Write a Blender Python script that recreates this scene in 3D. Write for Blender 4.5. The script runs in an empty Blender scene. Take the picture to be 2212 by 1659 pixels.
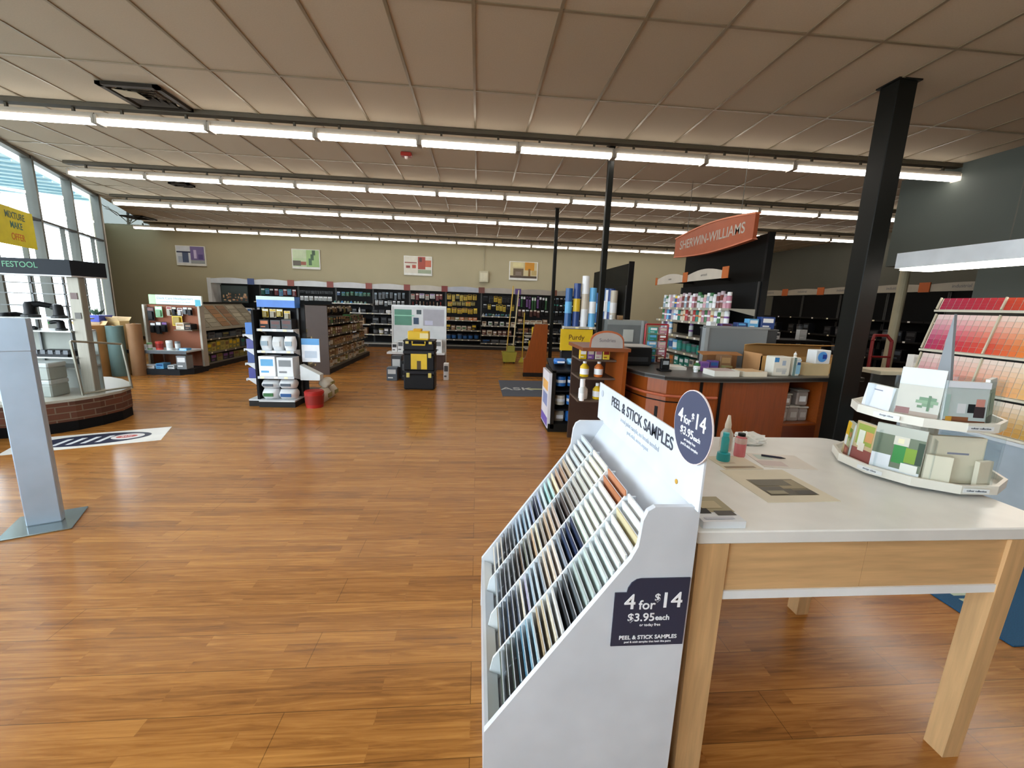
import bpy, bmesh, math, random
from mathutils import Vector, Matrix
R = math.radians
random.seed(7)
SC = bpy.context.scene
COL = SC.collection

# ------------------------------------------------------------------ camera, world, exposure
YAW, PITCH, ROLL = R(4.945), R(-10.736), R(2.017)
CAM_H = 1.55
def make_camera():
    cy, sy, cp, sp = math.cos(YAW), math.sin(YAW), math.cos(PITCH), math.sin(PITCH)
    f = Vector((sy*cp, cy*cp, sp)); r = Vector((cy, -sy, 0)); u = r.cross(f)
    c, s = math.cos(ROLL), math.sin(ROLL)
    r2 = r*c+u*s; u2 = u*c-r*s
    m = Matrix(((r2.x, u2.x, -f.x, 0), (r2.y, u2.y, -f.y, 0), (r2.z, u2.z, -f.z, CAM_H), (0, 0, 0, 1)))
    cam = bpy.data.cameras.new('camera'); cam.sensor_width = 36; cam.sensor_fit = 'HORIZONTAL'
    cam.lens = 902.15/2212*36; cam.clip_start = .02; cam.clip_end = 300
    o = bpy.data.objects.new('camera', cam); COL.objects.link(o); o.matrix_world = m
    SC.camera = o
make_camera()
SC.view_settings.view_transform = 'Standard'
SC.view_settings.look = 'None'
SC.view_settings.gamma = 1
SC.view_settings.use_curve_mapping = False
SC.view_settings.exposure = -0.06
LAMP = 10.5            # ceiling lamp strength
SKY = 13.0             # overcast daylight
def make_world():
    w = bpy.data.worlds.new('World'); SC.world = w; w.use_nodes = True
    nt = w.node_tree; bg = nt.nodes['Background']
    bg.inputs['Color'].default_value = (.86, .93, 1.0, 1); bg.inputs['Strength'].default_value = SKY
make_world()

# ------------------------------------------------------------------ colours and materials
def lin(h):
    h = h.lstrip('#'); v = [int(h[i:i+2], 16)/255 for i in (0, 2, 4)]
    return tuple(c/12.92 if c <= .04045 else ((c+.055)/1.055)**2.4 for c in v)+(1,)
_mats = {}
def mat(h, rough=.5, metal=0, kind='plain', emit=0, name=None):
    """procedural material in one colour: kind adds a fine texture of its own"""
    key = (h, rough, metal, kind, emit)
    if key in _mats: return _mats[key]
    m = bpy.data.materials.new(name or f'{kind}_{h}'); m.use_nodes = True
    nt = m.node_tree; N = nt.nodes; L = nt.links; b = N['Principled BSDF']
    b.inputs['Roughness'].default_value = rough; b.inputs['Metallic'].default_value = metal
    c = lin(h)
    if max(c[:3]) < .03: b.inputs['Specular IOR Level'].default_value = .18
    tc = N.new('ShaderNodeTexCoord'); noise = N.new('ShaderNodeTexNoise'); mp = N.new('ShaderNodeMapping')
    L.new(tc.outputs['Object'], mp.inputs['Vector']); L.new(mp.outputs[0], noise.inputs['Vector'])
    ramp = N.new('ShaderNodeMapRange')
    mix = N.new('ShaderNodeMix'); mix.data_type = 'RGBA'; mix.blend_type = 'MULTIPLY'; mix.inputs['Factor'].default_value = 1
    mix.inputs['A'].default_value = c
    lo, hi = .93, 1.05
    noise.inputs['Scale'].default_value = 6
    if kind == 'wood':
        mp.inputs['Scale'].default_value = (5, 60, 60); noise.inputs['Scale'].default_value = 1; noise.inputs['Detail'].default_value = 6
        lo, hi = .86, 1.09
    if kind == 'woodz':
        mp.inputs['Scale'].default_value = (50, 50, 3.5); noise.inputs['Scale'].default_value = 1; noise.inputs['Detail'].default_value = 6
        lo, hi = .82, 1.12
    if kind == 'fabric':
        noise.inputs['Scale'].default_value = 220; lo, hi = .75, 1.2
    if kind == 'wall':
        noise.inputs['Scale'].default_value = 1.3; lo, hi = .97, 1.03
    if kind == 'metal':
        mp.inputs['Scale'].default_value = (80, 80, 4); noise.inputs['Scale'].default_value = 1; lo, hi = .9, 1.06
    L.new(noise.outputs[0], ramp.inputs['Value']); ramp.inputs['From Min'].default_value = .3; ramp.inputs['From Max'].default_value = .7
    ramp.inputs['To Min'].default_value = lo; ramp.inputs['To Max'].default_value = hi
    L.new(ramp.outputs[0], mix.inputs['B']); L.new(mix.outputs['Result'], b.inputs['Base Color'])
    if kind in ('fabric', 'wood', 'woodz'):
        bump = N.new('ShaderNodeBump'); bump.inputs['Strength'].default_value = .12; bump.inputs['Distance'].default_value = .002
        L.new(noise.outputs[0], bump.inputs['Height']); L.new(bump.outputs[0], b.inputs['Normal'])
    if emit:
        b.inputs['Emission Color'].default_value = c; b.inputs['Emission Strength'].default_value = emit
    _mats[key] = m
    return m
def glass(name='glass', tint=(1, 1, 1), gl=.08):
    k = (name, tint, gl)
    if k in _mats: return _mats[k]
    m = bpy.data.materials.new(name); m.use_nodes = True; nt = m.node_tree; N = nt.nodes; L = nt.links
    N.remove(N['Principled BSDF']); out = N['Material Output']
    t = N.new('ShaderNodeBsdfTransparent'); t.inputs[0].default_value = tint+(1,)
    g = N.new('ShaderNodeBsdfGlossy'); g.inputs['Roughness'].default_value = .03
    lw = N.new('ShaderNodeLayerWeight'); lw.inputs[0].default_value = .5
    pw = N.new('ShaderNodeMath'); pw.operation = 'POWER'; pw.inputs[1].default_value = 4; L.new(lw.outputs['Facing'], pw.inputs[0])
    fr = N.new('ShaderNodeMath'); fr.operation = 'MULTIPLY_ADD'; fr.inputs[1].default_value = .6; fr.inputs[2].default_value = gl*.5; L.new(pw.outputs[0], fr.inputs[0])
    mx = N.new('ShaderNodeMixShader'); L.new(fr.outputs[0], mx.inputs[0]); L.new(t.outputs[0], mx.inputs[1]); L.new(g.outputs[0], mx.inputs[2])
    L.new(mx.outputs[0], out.inputs['Surface']); _mats[k] = m
    return m
def floor_material():
    m = bpy.data.materials.new('wood_plank_floor'); m.use_nodes = True; nt = m.node_tree; N = nt.nodes; L = nt.links; b = N['Principled BSDF']
    tc = N.new('ShaderNodeTexCoord')
    def brick(w, h, mort, off, c1, c2, cm):
        k = N.new('ShaderNodeTexBrick'); k.offset = off; k.offset_frequency = 2; k.squash = 1
        k.inputs['Scale'].default_value = 1; k.inputs['Brick Width'].default_value = w; k.inputs['Row Height'].default_value = h
        k.inputs['Mortar Size'].default_value = mort; k.inputs['Mortar Smooth'].default_value = .2; k.inputs['Bias'].default_value = 0
        k.inputs['Color1'].default_value = c1; k.inputs['Color2'].default_value = c2; k.inputs['Mortar'].default_value = cm
        L.new(tc.outputs['Object'], k.inputs['Vector']); return k
    strip = brick(.83, .066, .0011, .43, (0, 0, 0, 1), (1, 1, 1, 1), (.28, .28, .28, 1))
    board = brick(1.9, .198, .0016, .37, (0, 0, 0, 1), (1, 1, 1, 1), (.0, .0, .0, 1))
    mp = N.new('ShaderNodeMapping'); mp.inputs['Scale'].default_value = (1.6, 26, 1)
    L.new(tc.outputs['Object'], mp.inputs['Vector'])
    grain = N.new('ShaderNodeTexNoise'); grain.inputs['Scale'].default_value = 1.6; grain.inputs['Detail'].default_value = 8; grain.inputs['Roughness'].default_value = .62
    grain.inputs['Distortion'].default_value = 1.2
    off = N.new('ShaderNodeVectorMath'); off.operation = 'MULTIPLY_ADD'; off.inputs[1].default_value = (13, 7, 3)
    L.new(strip.outputs['Color'], off.inputs[0]); L.new(mp.outputs[0], off.inputs[2]); L.new(off.outputs[0], grain.inputs['Vector'])
    r = N.new('ShaderNodeValToRGB'); e = r.color_ramp.elements
    e[0].position = .22; e[0].color = (.17, .062, .013, 1); e[1].position = .80; e[1].color = (.54, .245, .058, 1)
    x = e.new(.5); x.color = (.36, .145, .030, 1)
    add = N.new('ShaderNodeMath'); add.operation = 'MULTIPLY_ADD'; add.inputs[1].default_value = .2
    L.new(strip.outputs['Color'], add.inputs[0])
    sub = N.new('ShaderNodeMath'); sub.operation = 'SUBTRACT'; sub.inputs[1].default_value = .1
    L.new(grain.outputs[0], sub.inputs[0]); L.new(sub.outputs[0], add.inputs[2])
    L.new(add.outputs[0], r.inputs[0])
    mx = N.new('ShaderNodeMix'); mx.data_type = 'RGBA'; mx.blend_type = 'MULTIPLY'; mx.inputs['Factor'].default_value = .55
    L.new(r.outputs[0], mx.inputs['A'])
    inv = N.new('ShaderNodeMath'); inv.operation = 'SUBTRACT'; inv.inputs[0].default_value = 1
    L.new(board.outputs['Fac'], inv.inputs[1]); L.new(inv.outputs[0], mx.inputs['B'])
    L.new(mx.outputs['Result'], b.inputs['Base Color'])
    rr = N.new('ShaderNodeMapRange'); rr.inputs['To Min'].default_value = .17; rr.inputs['To Max'].default_value = .30
    L.new(grain.outputs[0], rr.inputs['Value']); L.new(rr.outputs[0], b.inputs['Roughness'])
    bump = N.new('ShaderNodeBump'); bump.inputs['Strength'].default_value = .10; bump.inputs['Distance'].default_value = .0015
    L.new(add.outputs[0], bump.inputs['Height']); L.new(bump.outputs[0], b.inputs['Normal'])
    b.inputs['Specular IOR Level'].default_value = .42
    return m
def ceiling_material():
    m = bpy.data.materials.new('ceiling_tile'); m.use_nodes = True; nt = m.node_tree; N = nt.nodes; L = nt.links; b = N['Principled BSDF']
    tc = N.new('ShaderNodeTexCoord'); mp = N.new('ShaderNodeMapping'); mp.inputs['Location'].default_value = (.072+.6096*40, -4.53+1.2192*20, 0)
    L.new(tc.outputs['Object'], mp.inputs['Vector'])
    k = N.new('ShaderNodeTexBrick'); k.offset = 0; k.squash = 1; k.inputs['Scale'].default_value = 1
    k.inputs['Brick Width'].default_value = .6096; k.inputs['Row Height'].default_value = 1.2192; k.inputs['Mortar Size'].default_value = .0
    k.inputs['Color1'].default_value = (.42, .355, .265, 1); k.inputs['Color2'].default_value = (.475, .405, .305, 1)
    L.new(mp.outputs[0], k.inputs['Vector'])
    sp = N.new('ShaderNodeTexNoise'); sp.inputs['Scale'].default_value = 90; L.new(tc.outputs['Object'], sp.inputs['Vector'])
    mr = N.new('ShaderNodeMapRange'); mr.inputs['To Min'].default_value = .9; mr.inputs['To Max'].default_value = 1.06; L.new(sp.outputs[0], mr.inputs['Value'])
    mx = N.new('ShaderNodeMix'); mx.data_type = 'RGBA'; mx.blend_type = 'MULTIPLY'; mx.inputs['Factor'].default_value = 1
    L.new(k.outputs['Color'], mx.inputs['A']); L.new(mr.outputs[0], mx.inputs['B']); L.new(mx.outputs['Result'], b.inputs['Base Color'])
    b.inputs['Roughness'].default_value = .9
    return m
def brick_material():
    m = bpy.data.materials.new('red_brick'); m.use_nodes = True; nt = m.node_tree; N = nt.nodes; L = nt.links; b = N['Principled BSDF']
    tc = N.new('ShaderNodeTexCoord'); k = N.new('ShaderNodeTexBrick'); k.inputs['Scale'].default_value = 1
    k.inputs['Brick Width'].default_value = .215; k.inputs['Row Height'].default_value = .072; k.inputs['Mortar Size'].default_value = .006
    k.inputs['Color1'].default_value = (.135, .042, .018, 1); k.inputs['Color2'].default_value = (.07, .024, .012, 1); k.inputs['Mortar'].default_value = (.17, .115, .075, 1)
    L.new(tc.outputs['UV'], k.inputs['Vector']); L.new(k.outputs['Color'], b.inputs['Base Color'])
    bump = N.new('ShaderNodeBump'); bump.invert = True; bump.inputs['Strength'].default_value = .6; bump.inputs['Distance'].default_value = .01
    L.new(k.outputs['Fac'], bump.inputs['Height']); L.new(bump.outputs[0], b.inputs['Normal']); b.inputs['Roughness'].default_value = .8
    return m

# ------------------------------------------------------------------ mesh builder
class MB:
    def __init__(s): s.v = []; s.f = []; s.mi = []; s.mats = []; s.uv = None
    def m(s, mt):
        if mt not in s.mats: s.mats.append(mt)
        return s.mats.index(mt)
    def add(s, vs, fs, mt):
        o = len(s.v); i = s.m(mt)
        s.v += [tuple(p) for p in vs]
        for f in fs: s.f.append([a+o for a in f]); s.mi.append(i)
        return s
    def box(s, x0, x1, y0, y1, z0, z1, mt):
        vs = [(x, y, z) for z in (z0, z1) for y in (y0, y1) for x in (x0, x1)]
        return s.add(vs, [(0, 2, 3, 1), (4, 5, 7, 6), (0, 1, 5, 4), (2, 6, 7, 3), (0, 4, 6, 2), (1, 3, 7, 5)], mt)
    def cbox(s, x0, x1, y0, y1, z0, z1, mt, c=.01):
        """box with its upright and top edges chamfered"""
        def ring(i, z):
            return [(x0+i+c, y0+i, z), (x1-i-c, y0+i, z), (x1-i, y0+i+c, z), (x1-i, y1-i-c, z), (x1-i-c, y1-i, z), (x0+i+c, y1-i, z), (x0+i, y1-i-c, z), (x0+i, y0+i+c, z)]
        return s.loft([ring(c*.6, z0), ring(0, z0+c), ring(0, z1-c), ring(c*.6, z1)], mt)
    def loft(s, rings, mt, closed=True, caps=True):
        n = len(rings[0]); vs = [p for r in rings for p in r]; fs = []
        for k in range(len(rings)-1):
            for i in range(n if closed else n-1):
                j = (i+1) % n
                fs.append((k*n+i, k*n+j, (k+1)*n+j, (k+1)*n+i))
        if caps and closed:
            fs.append(tuple(reversed(range(n)))); fs.append(tuple((len(rings)-1)*n+i for i in range(n)))
        return s.add(vs, fs, mt)
    def prism(s, poly, axis, a, b, mt):
        def P(p, t):
            return {'x': (t, p[0], p[1]), 'y': (p[0], t, p[1]), 'z': (p[0], p[1], t)}[axis]
        n = len(poly); area = sum(poly[i][0]*poly[(i+1) % n][1]-poly[(i+1) % n][0]*poly[i][1] for i in range(n))
        if (area > 0) == (axis == 'y'): poly = poly[::-1]
        return s.loft([[P(p, a) for p in poly], [P(p, b) for p in poly]], mt)
    def lathe(s, prof, mt, cx=0, cy=0, n=16, mats=None):
        for k in range(len(prof)-1):
            (r0, z0), (r1, z1) = prof[k], prof[k+1]
            A = [(cx+r0*math.cos(2*math.pi*i/n), cy+r0*math.sin(2*math.pi*i/n), z0) for i in range(n)]
            B = [(cx+r1*math.cos(2*math.pi*i/n), cy+r1*math.sin(2*math.pi*i/n), z1) for i in range(n)]
            s.loft([A, B], mats[k] if mats else mt, caps=False)
        return s
    def tube(s, pts, r, mt, n=8):
        pts = [Vector(p) for p in pts]; rings = []
        rs = r if isinstance(r, (list, tuple)) else [r]*len(pts)
        for i, p in enumerate(pts):
            d = (pts[min(i+1, len(pts)-1)]-pts[max(i-1, 0)]).normalized()
            up = Vector((0, 0, 1)) if abs(d.z) < .95 else Vector((1, 0, 0))
            a = d.cross(up).normalized(); b = a.cross(d)
            rings.append([tuple(p+(a*math.cos(2*math.pi*k/n)+b*math.sin(2*math.pi*k/n))*rs[i]) for k in range(n)])
        return s.loft(rings, mt)
    def quad(s, p, u, v, mt):
        p, u, v = Vector(p), Vector(u), Vector(v)
        return s.add([p, p+u, p+u+v, p+v], [(0, 1, 2, 3)], mt)
    def slab(s, p, u, v, t, mt):
        """thin plate: corner p, edges u and v, thickness vector t"""
        p, u, v, t = Vector(p), Vector(u), Vector(v), Vector(t)
        vs = [p, p+u, p+u+v, p+v]; vs = vs+[q+t for q in vs]
        fs = [(3, 2, 1, 0), (4, 5, 6, 7), (0, 1, 5, 4), (1, 2, 6, 5), (2, 3, 7, 6), (3, 0, 4, 7)]
        if u.cross(v).dot(t) < 0: fs = [f[::-1] for f in fs]
        return s.add(vs, fs, mt)
    def mesh(s, name, smooth=False):
        me = bpy.data.meshes.new(name); me.from_pydata(s.v, [], s.f)
        for mt in s.mats: me.materials.append(mt)
        me.polygons.foreach_set('material_index', s.mi)
        if smooth:
            me.polygons.foreach_set('use_smooth', [True]*len(s.f))
            bm = bmesh.new(); bm.from_mesh(me); bmesh.ops.remove_doubles(bm, verts=bm.verts, dist=1e-5)
            bmesh.ops.recalc_face_normals(bm, faces=bm.faces)
            for e in bm.edges: e.smooth = e.calc_face_angle(0) < R(40)
            bm.to_mesh(me); bm.free()
        me.update(); return me
    def obj(s, name, parent=None, loc=None, rz=0, smooth=False):
        o = bpy.data.objects.new(name, s.mesh(name, smooth)); COL.objects.link(o)
        if parent: o.parent = parent
        if loc: o.location = loc
        if rz: o.rotation_euler = (0, 0, rz)
        return o
def tag(o, label, cat, group=None, kind=None):
    o['label'] = label; o['category'] = cat
    if group: o['group'] = group
    if kind: o['kind'] = kind
    return o
def thing(name, label, cat, loc=(0, 0, 0), rz=0, group=None):
    o = bpy.data.objects.new(name, None); COL.objects.link(o); o.empty_display_size = .1
    o.location = loc; o.rotation_euler = (0, 0, rz)
    return tag(o, label, cat, group)
def struct(o): o['kind'] = 'structure'; return o
def copy_tree(o, parent=None):
    c = o.copy(); COL.objects.link(c); c.parent = parent
    for ch in list(o.children): copy_tree(ch, c)
    return c
ORD = ['first', 'second', 'third', 'fourth', 'fifth', 'sixth', 'seventh', 'eighth', 'ninth', 'tenth', 'eleventh', 'twelfth', 'thirteenth', 'fourteenth', 'fifteenth', 'sixteenth']
_txt = {}
def text(s, size, mt, parent, p, right, up, name='lettering', align='CENTER', bold=.0, ext=.0006):
    """raised lettering: p is the middle of the line, right / up the writing directions"""
    key = (s, size, align, bold, ext)
    if key not in _txt:
        cu = bpy.data.curves.new('t', 'FONT'); cu.body = s; cu.size = size; cu.align_x = align; cu.align_y = 'CENTER'; cu.extrude = ext; cu.offset = bold*.45
        o = bpy.data.objects.new('t', cu); COL.objects.link(o)
        bpy.context.view_layer.update()
        me = bpy.data.meshes.new_from_object(o.evaluated_get(bpy.context.evaluated_depsgraph_get()))
        bpy.data.objects.remove(o); bpy.data.curves.remove(cu); _txt[key] = me
    me = _txt[key].copy(); me.name = name; me.materials.clear(); me.materials.append(mt)
    r = Vector(right).normalized(); u = Vector(up).normalized(); n = r.cross(u)
    M = Matrix(((r.x, u.x, n.x, p[0]), (r.y, u.y, n.y, p[1]), (r.z, u.z, n.z, p[2]), (0, 0, 0, 1)))
    me.transform(M)
    o = bpy.data.objects.new(name, me); COL.objects.link(o); o.parent = parent
    return o

# common materials
WHITE = mat('e9edef', .35); OFFW = mat('d9dad4', .45); BLACK = mat('121314', .45); DARK = mat('1e1f22', .5); GREY = mat('8d9192', .5); LGREY = mat('b3b8ba', .45)
STEEL = mat('9aa0a3', .35, .8, 'metal'); CHERRY = mat('843f10', .35, 0, 'woodz'); CHERRYX = mat('843f10', .35, 0, 'wood'); MAPLE = mat('cfa878', .45, 0, 'wood'); MAPLEZ = mat('cfa878', .45, 0, 'woodz')
ORANGE = mat('b3481c', .45); NAVY = mat('2c3146', .5); SHELF = mat('a9a79c', .45); CARD = mat('b98b5c', .8)
# ================================================================== THE SETTING
CZ = 3.578
YB = 14.9
def wl(t, off=0):          # a point of the slanted shop-front wall, t metres along it, off metres outwards
    return Vector((-6.70-.4168*t-.909*off, 6.93+.909*t-.4168*off, 0))
WEND = 3.72
T0 = -11.4
# floor
# ceiling of lay-in tiles, cut along the shop front
cm = ceiling_material(); p0 = wl(T0); p1 = wl((YB-6.93)/.909); pe = wl(WEND)
b = MB(); b.prism([(p0.x, p0.y), (10.0, p0.y), (10.0, YB+.1), (-12.0, YB+.1), (-8.55, 10.5), (pe.x, pe.y)], 'z', -.06, 0, floor_material()); struct(b.obj('floor'))
b = MB()
b.prism([(p0.x, p0.y), (9.9, p0.y), (9.9, YB), (p1.x, YB)], 'z', CZ, CZ+.06, cm); struct(b.obj('ceiling'))
e = wl(WEND); b = MB()
b.add([(p1.x, YB, CZ+.02), (e.x, e.y, CZ+.02), (-8.5, 10.5, CZ+.02), (-11.9, YB, CZ+.02)], [(0, 1, 2, 3)], glass('tinted_sky_glass', (.062, .070, .067), .02))  # tinted pane added in place of a white soffit, so sky brightens it
w = bpy.data.objects.new('window_11', None); COL.objects.link(w); struct(w); b.obj('added_sky_pane', w)
# metal T-bars between the tiles
tb = MB(); tm = mat('8d8069', .35, .25)
k = -16
while k < 18:
    x = -.072+.6096*k; k += 1
    if x > 9.88: break
    y0 = max(-3.4, 6.93+(x+6.70)/-.4585+.02)
    if y0 < YB: tb.box(x-.012, x+.012, y0, YB, CZ-.008, CZ+.002, tm)
k = -7
while True:
    y = 4.53+1.2192*k; k += 1
    if y > YB: break
    if y < -3.4: continue
    x0 = -6.70-.4585*(y-6.93)+.01
    tb.box(x0, 9.89, y-.012, y+.012, CZ-.0075, CZ+.002, tm)
struct(tb.obj('trim_1'))
# walls
WALL = mat('b0a78a', .8, 0, 'wall'); DGREY = mat('4a504b', .75, 0, 'wall'); OLIVE = mat('5a574b', .8, 0, 'wall')
b = MB(); b.box(-11.95, 10.1, YB, YB+.15, 0, CZ+.06, WALL); struct(b.obj('wall_back'))
b = MB(); b.box(9.9, 10.1, -3.5, YB, 0, CZ+.06, OLIVE); struct(b.obj('wall_right'))
b = MB(); b.box(-2.6, 9.9, -3.65, -3.45, 0, CZ+.06, WALL); struct(b.obj('wall_front'))
b = MB(); b.box(6.3, 6.45, -3.45, 4.98, 0, CZ, DGREY); b.box(6.3, 6.45, 4.98, 6.24, 2.33, CZ, DGREY); struct(b.obj('wall_partition'))
# low wall, frames and panes of the shop front
def along(t0, t1, o0, o1, z0, z1, mt, mb):
    A, B, C, D = wl(t0, o0), wl(t1, o0), wl(t1, o1), wl(t0, o1)
    return mb.prism([(A.x, A.y), (B.x, B.y), (C.x, C.y), (D.x, D.y)], 'z', z0, z1, mt)
b = MB(); along(T0, WEND, 0, .2, 0, .42, mat('8b6a52', .8, 0, 'wall'), b); along(T0, WEND, -.04, .22, .42, .46, mat('c9c9c2', .5), b); struct(b.obj('wall_left'))
MULL = mat('5c5d57', .5, .2); MDARK = mat('17191c', .4, .3); PANE = glass('window_glass', (.93, .97, .98))
edges = [T0, -9.35, -7.9, -6.45, -5.0, -3.55, -2.1, -.66, .8, 2.25, WEND]
for i in range(len(edges)-1):
    t0, t1 = edges[i], edges[i+1]
    w = bpy.data.objects.new(f'window_{i+1}', None); COL.objects.link(w); struct(w)
    f = MB(); along(t0-.035, t0+.035, -.03, .1, .46, CZ, MULL, f)
    if i == len(edges)-2: along(t1-.05, t1+.05, -.03, .1, 0, CZ, MULL, f)
    along(t0, t1, -.02, .08, CZ-.05, CZ, MULL, f); along(t0, t1, -.02, .08, .46, .51, MULL, f)
    f.obj('frame', w)
    f = MB(); along(t0+.035, t1-.035, -.025, .06, 2.60, 2.635, MDARK, f); f.obj('transom', w)
    if i >= 6:
        f = MB(); along((t0+t1)/2+.18, (t0+t1)/2+.21, .0, .06, .51, 2.60, MULL, f); f.obj('glazing_bar', w)
    for z0, z1 in ((.51, 2.60), (2.635, CZ-.05)):
        f = MB(); A, B = wl(t0+.035, .03), wl(t1-.035, .03)
        f.quad((A.x, A.y, z0), B-A, (0, 0, z1-z0), PANE); f.obj('pane', w)
b = MB(); along(WEND+.05, WEND+.16, -.02, .12, 0, CZ, mat('dcdad0', .5), b); struct(b.obj('trim_2'))
b = MB(); b.prism([(-8.46, 10.52), (-8.56, 10.50), (-11.95, 14.92), (-11.85, 14.92)], 'z', 0, CZ+.06, WALL); struct(b.obj('wall_return'))
# skirting under the back wall
b = MB(); b.box(-11.8, 9.9, YB-.015, YB, 0, .1, mat('3b332b', .6)); struct(b.obj('baseboard_back'))
# square and round steel columns
def column(x, y, w, h, mt, name='column'):
    c = MB(); c.cbox(x-w/2, x+w/2, y-w/2, y+w/2, 0, h, mt, .006); c.box(x-w/2-.02, x+w/2+.02, y-w/2-.02, y+w/2+.02, h-.012, h, mt)
    return struct(c.obj(name))
CBLK = mat('121310', .4); column(3.66, 3.83, .18, CZ, CBLK); column(1.65, 5.63, .072, CZ, CBLK); column(1.63, 9.24, .07, CZ, CBLK)
c = MB(); c.tube([(7.04, 6.6, 0), (7.04, 6.6, CZ)], .07, mat('b5ad90', .5), 14); struct(c.obj('column'))

# ------------------------------------------------------------------ outdoors
b = MB(); b.box(-60, 3, -40, 60, -.25, -.2, mat('8f908c', .9, 0, 'wall')); g = struct(b.obj('ground'))
b = MB()
along(-12, 5.2, .4, 3.1, 3.62, 3.8, mat('bfe0e8', .5), b); along(-12, 5.2, 3.0, 3.12, 3.35, 3.85, mat('9db4c0', .5), b)
for k in range(46): along(-11.9+k*.37, -11.86+k*.37, .42, 3.0, 3.585, 3.62, mat('8fb6c6', .5), b)
struct(b.obj('canopy_roof'))
for t in (-1.4, 1.35, 3.4):
    b = MB(); A = wl(t, 2.9); b.tube([(A.x, A.y, -.2), (A.x, A.y, 3.62)], .05, mat('6f7482', .5)); struct(b.obj('canopy_post'))
def bare_tree(x, y, h, seed, label):
    rnd = random.Random(seed); t = thing('bare_tree', label, 'tree', (x, y, -.2), 0, 'bare trees outside')
    tr = MB(); bk = mat('5f5a57', .9)
    top = Vector((rnd.uniform(-.4, .4), rnd.uniform(-.4, .4), h)); pts = [Vector((0, 0, 0)), top*.35+Vector((.12, 0, 0)), top*.7, top]
    tr.tube(pts, [.16, .12, .08, .03], bk); tr.obj('trunk', t, smooth=True)
    br = MB()
    for k in range(16):
        f = rnd.uniform(.3, .95); p = top*f; a = rnd.uniform(0, 6.28); l = (1.15-f)*h*.55
        q = p+Vector((math.cos(a)*l*.5, math.sin(a)*l*.5, l*.45)); e2 = q+Vector((math.cos(a+.4)*l*.5, math.sin(a+.4)*l*.5, l*.3))
        br.tube([p, q, e2], [.05*(1.2-f), .03, .008], bk, 5)
        for j in range(4):
            a2 = a+rnd.uniform(-1.2, 1.2); s = p.lerp(e2, rnd.uniform(.4, .95)); ll = l*.45
            br.tube([s, s+Vector((math.cos(a2)*ll*.6, math.sin(a2)*ll*.6, ll*.5)), s+Vector((math.cos(a2)*ll, math.sin(a2)*ll, ll*.55))], [.02, .012, .005], bk, 4)
    br.obj('branches', t)
bare_tree(-14.5, 11.5, 6.5, 1, 'bare tree outside beyond the left pane of the shop front')
bare_tree(-22.5, 17.5, 7, 2, 'bare tree outside beyond the middle pane of the shop front')
bare_tree(-19.2, 25.5, 6.5, 5, 'bare tree outside beyond the last pane of the shop front')

# ------------------------------------------------------------------ ceiling lamps
TUBE = mat('fff7ec', .4, 0, 'plain', LAMP); HOUS = mat('9a9286', .5); HDRK = mat('4b4334', .6)
def make_lamp(L):
    t = thing('strip_light', 'x', 'ceiling lamp', (0, 0, 0))
    h = MB(); h.prism([(-.05, .0), (-.05, .06), (.05, .06), (.05, .0)], 'x', .0, L-.012, HOUS); h.obj('housing', t)
    d = MB(); n = 10
    ring = lambda x: [(x, .062, 0)]+[(x, .062*math.cos(math.pi*i/n), -.018-.028*math.sin(math.pi*i/n)) for i in range(n+1)]+[(x, -.062, 0)]
    d.loft([ring(.03), ring(L-.042)], TUBE); d.obj('tube', t)
    for x in (-.004, L-.036):
        e = MB(); e.box(x, x+.028, -.066, .066, -.05, .04, HOUS); e.obj('end_cap', t)
    for x in (.25, L-.25):
        s = MB(); s.box(x-.012, x+.012, -.012, .012, .06, CZ-.0515-3.41, HDRK); s.obj('hanger', t)
    return t
proto = None
ROWS = [(5.48, -5.426, 10, 'nearest'), (7.83, -6.616, 14, 'second nearest'), (10.19, -7.816, 15, 'third nearest'), (13.76, -10.106, 16, 'farthest')]
SP = 1.176
for ri, (y, x0, n, nm) in enumerate(ROWS):
    rl = MB(); rl.box(max(x0-.05, -6.70-.4585*(y-6.93)+.03), min(x0+n*SP, 9.88), y-.05, y+.05, CZ-.05, CZ-.008, HDRK)
    tag(rl.obj('light_rail'), f'dark ceiling rail above the {nm} row of strip lamps', 'rail')
    for i in range(n):
        if proto is None: proto = make_lamp(SP); o = proto
        else: o = copy_tree(proto)
        o.location = (x0+i*SP, y, 3.41)
        tag(o, f'lit strip lamp, {ORD[i]} from the left in the {nm} ceiling row', 'ceiling lamp', 'strip lamps of the ceiling')
for y, x0, nm in ((1.9, -3.85, 'added unseen over the white table'), (-.46, -2.75, 'added unseen behind the viewer')):  # unseen lamp rows added to brighten the table and near floor
    rl = MB(); rl.box(x0-.05, x0+8*SP, y-.05, y+.05, CZ-.05, CZ-.008, HDRK); tag(rl.obj('light_rail'), f'dark ceiling rail above the row of strip lamps {nm}', 'rail')
    for i in range(8):
        o = copy_tree(proto); o.location = (x0+i*SP, y, 3.41)
        tag(o, f'lit strip lamp, {ORD[i]} from the left in the row {nm}', 'ceiling lamp', 'strip lamps of the ceiling')
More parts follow.
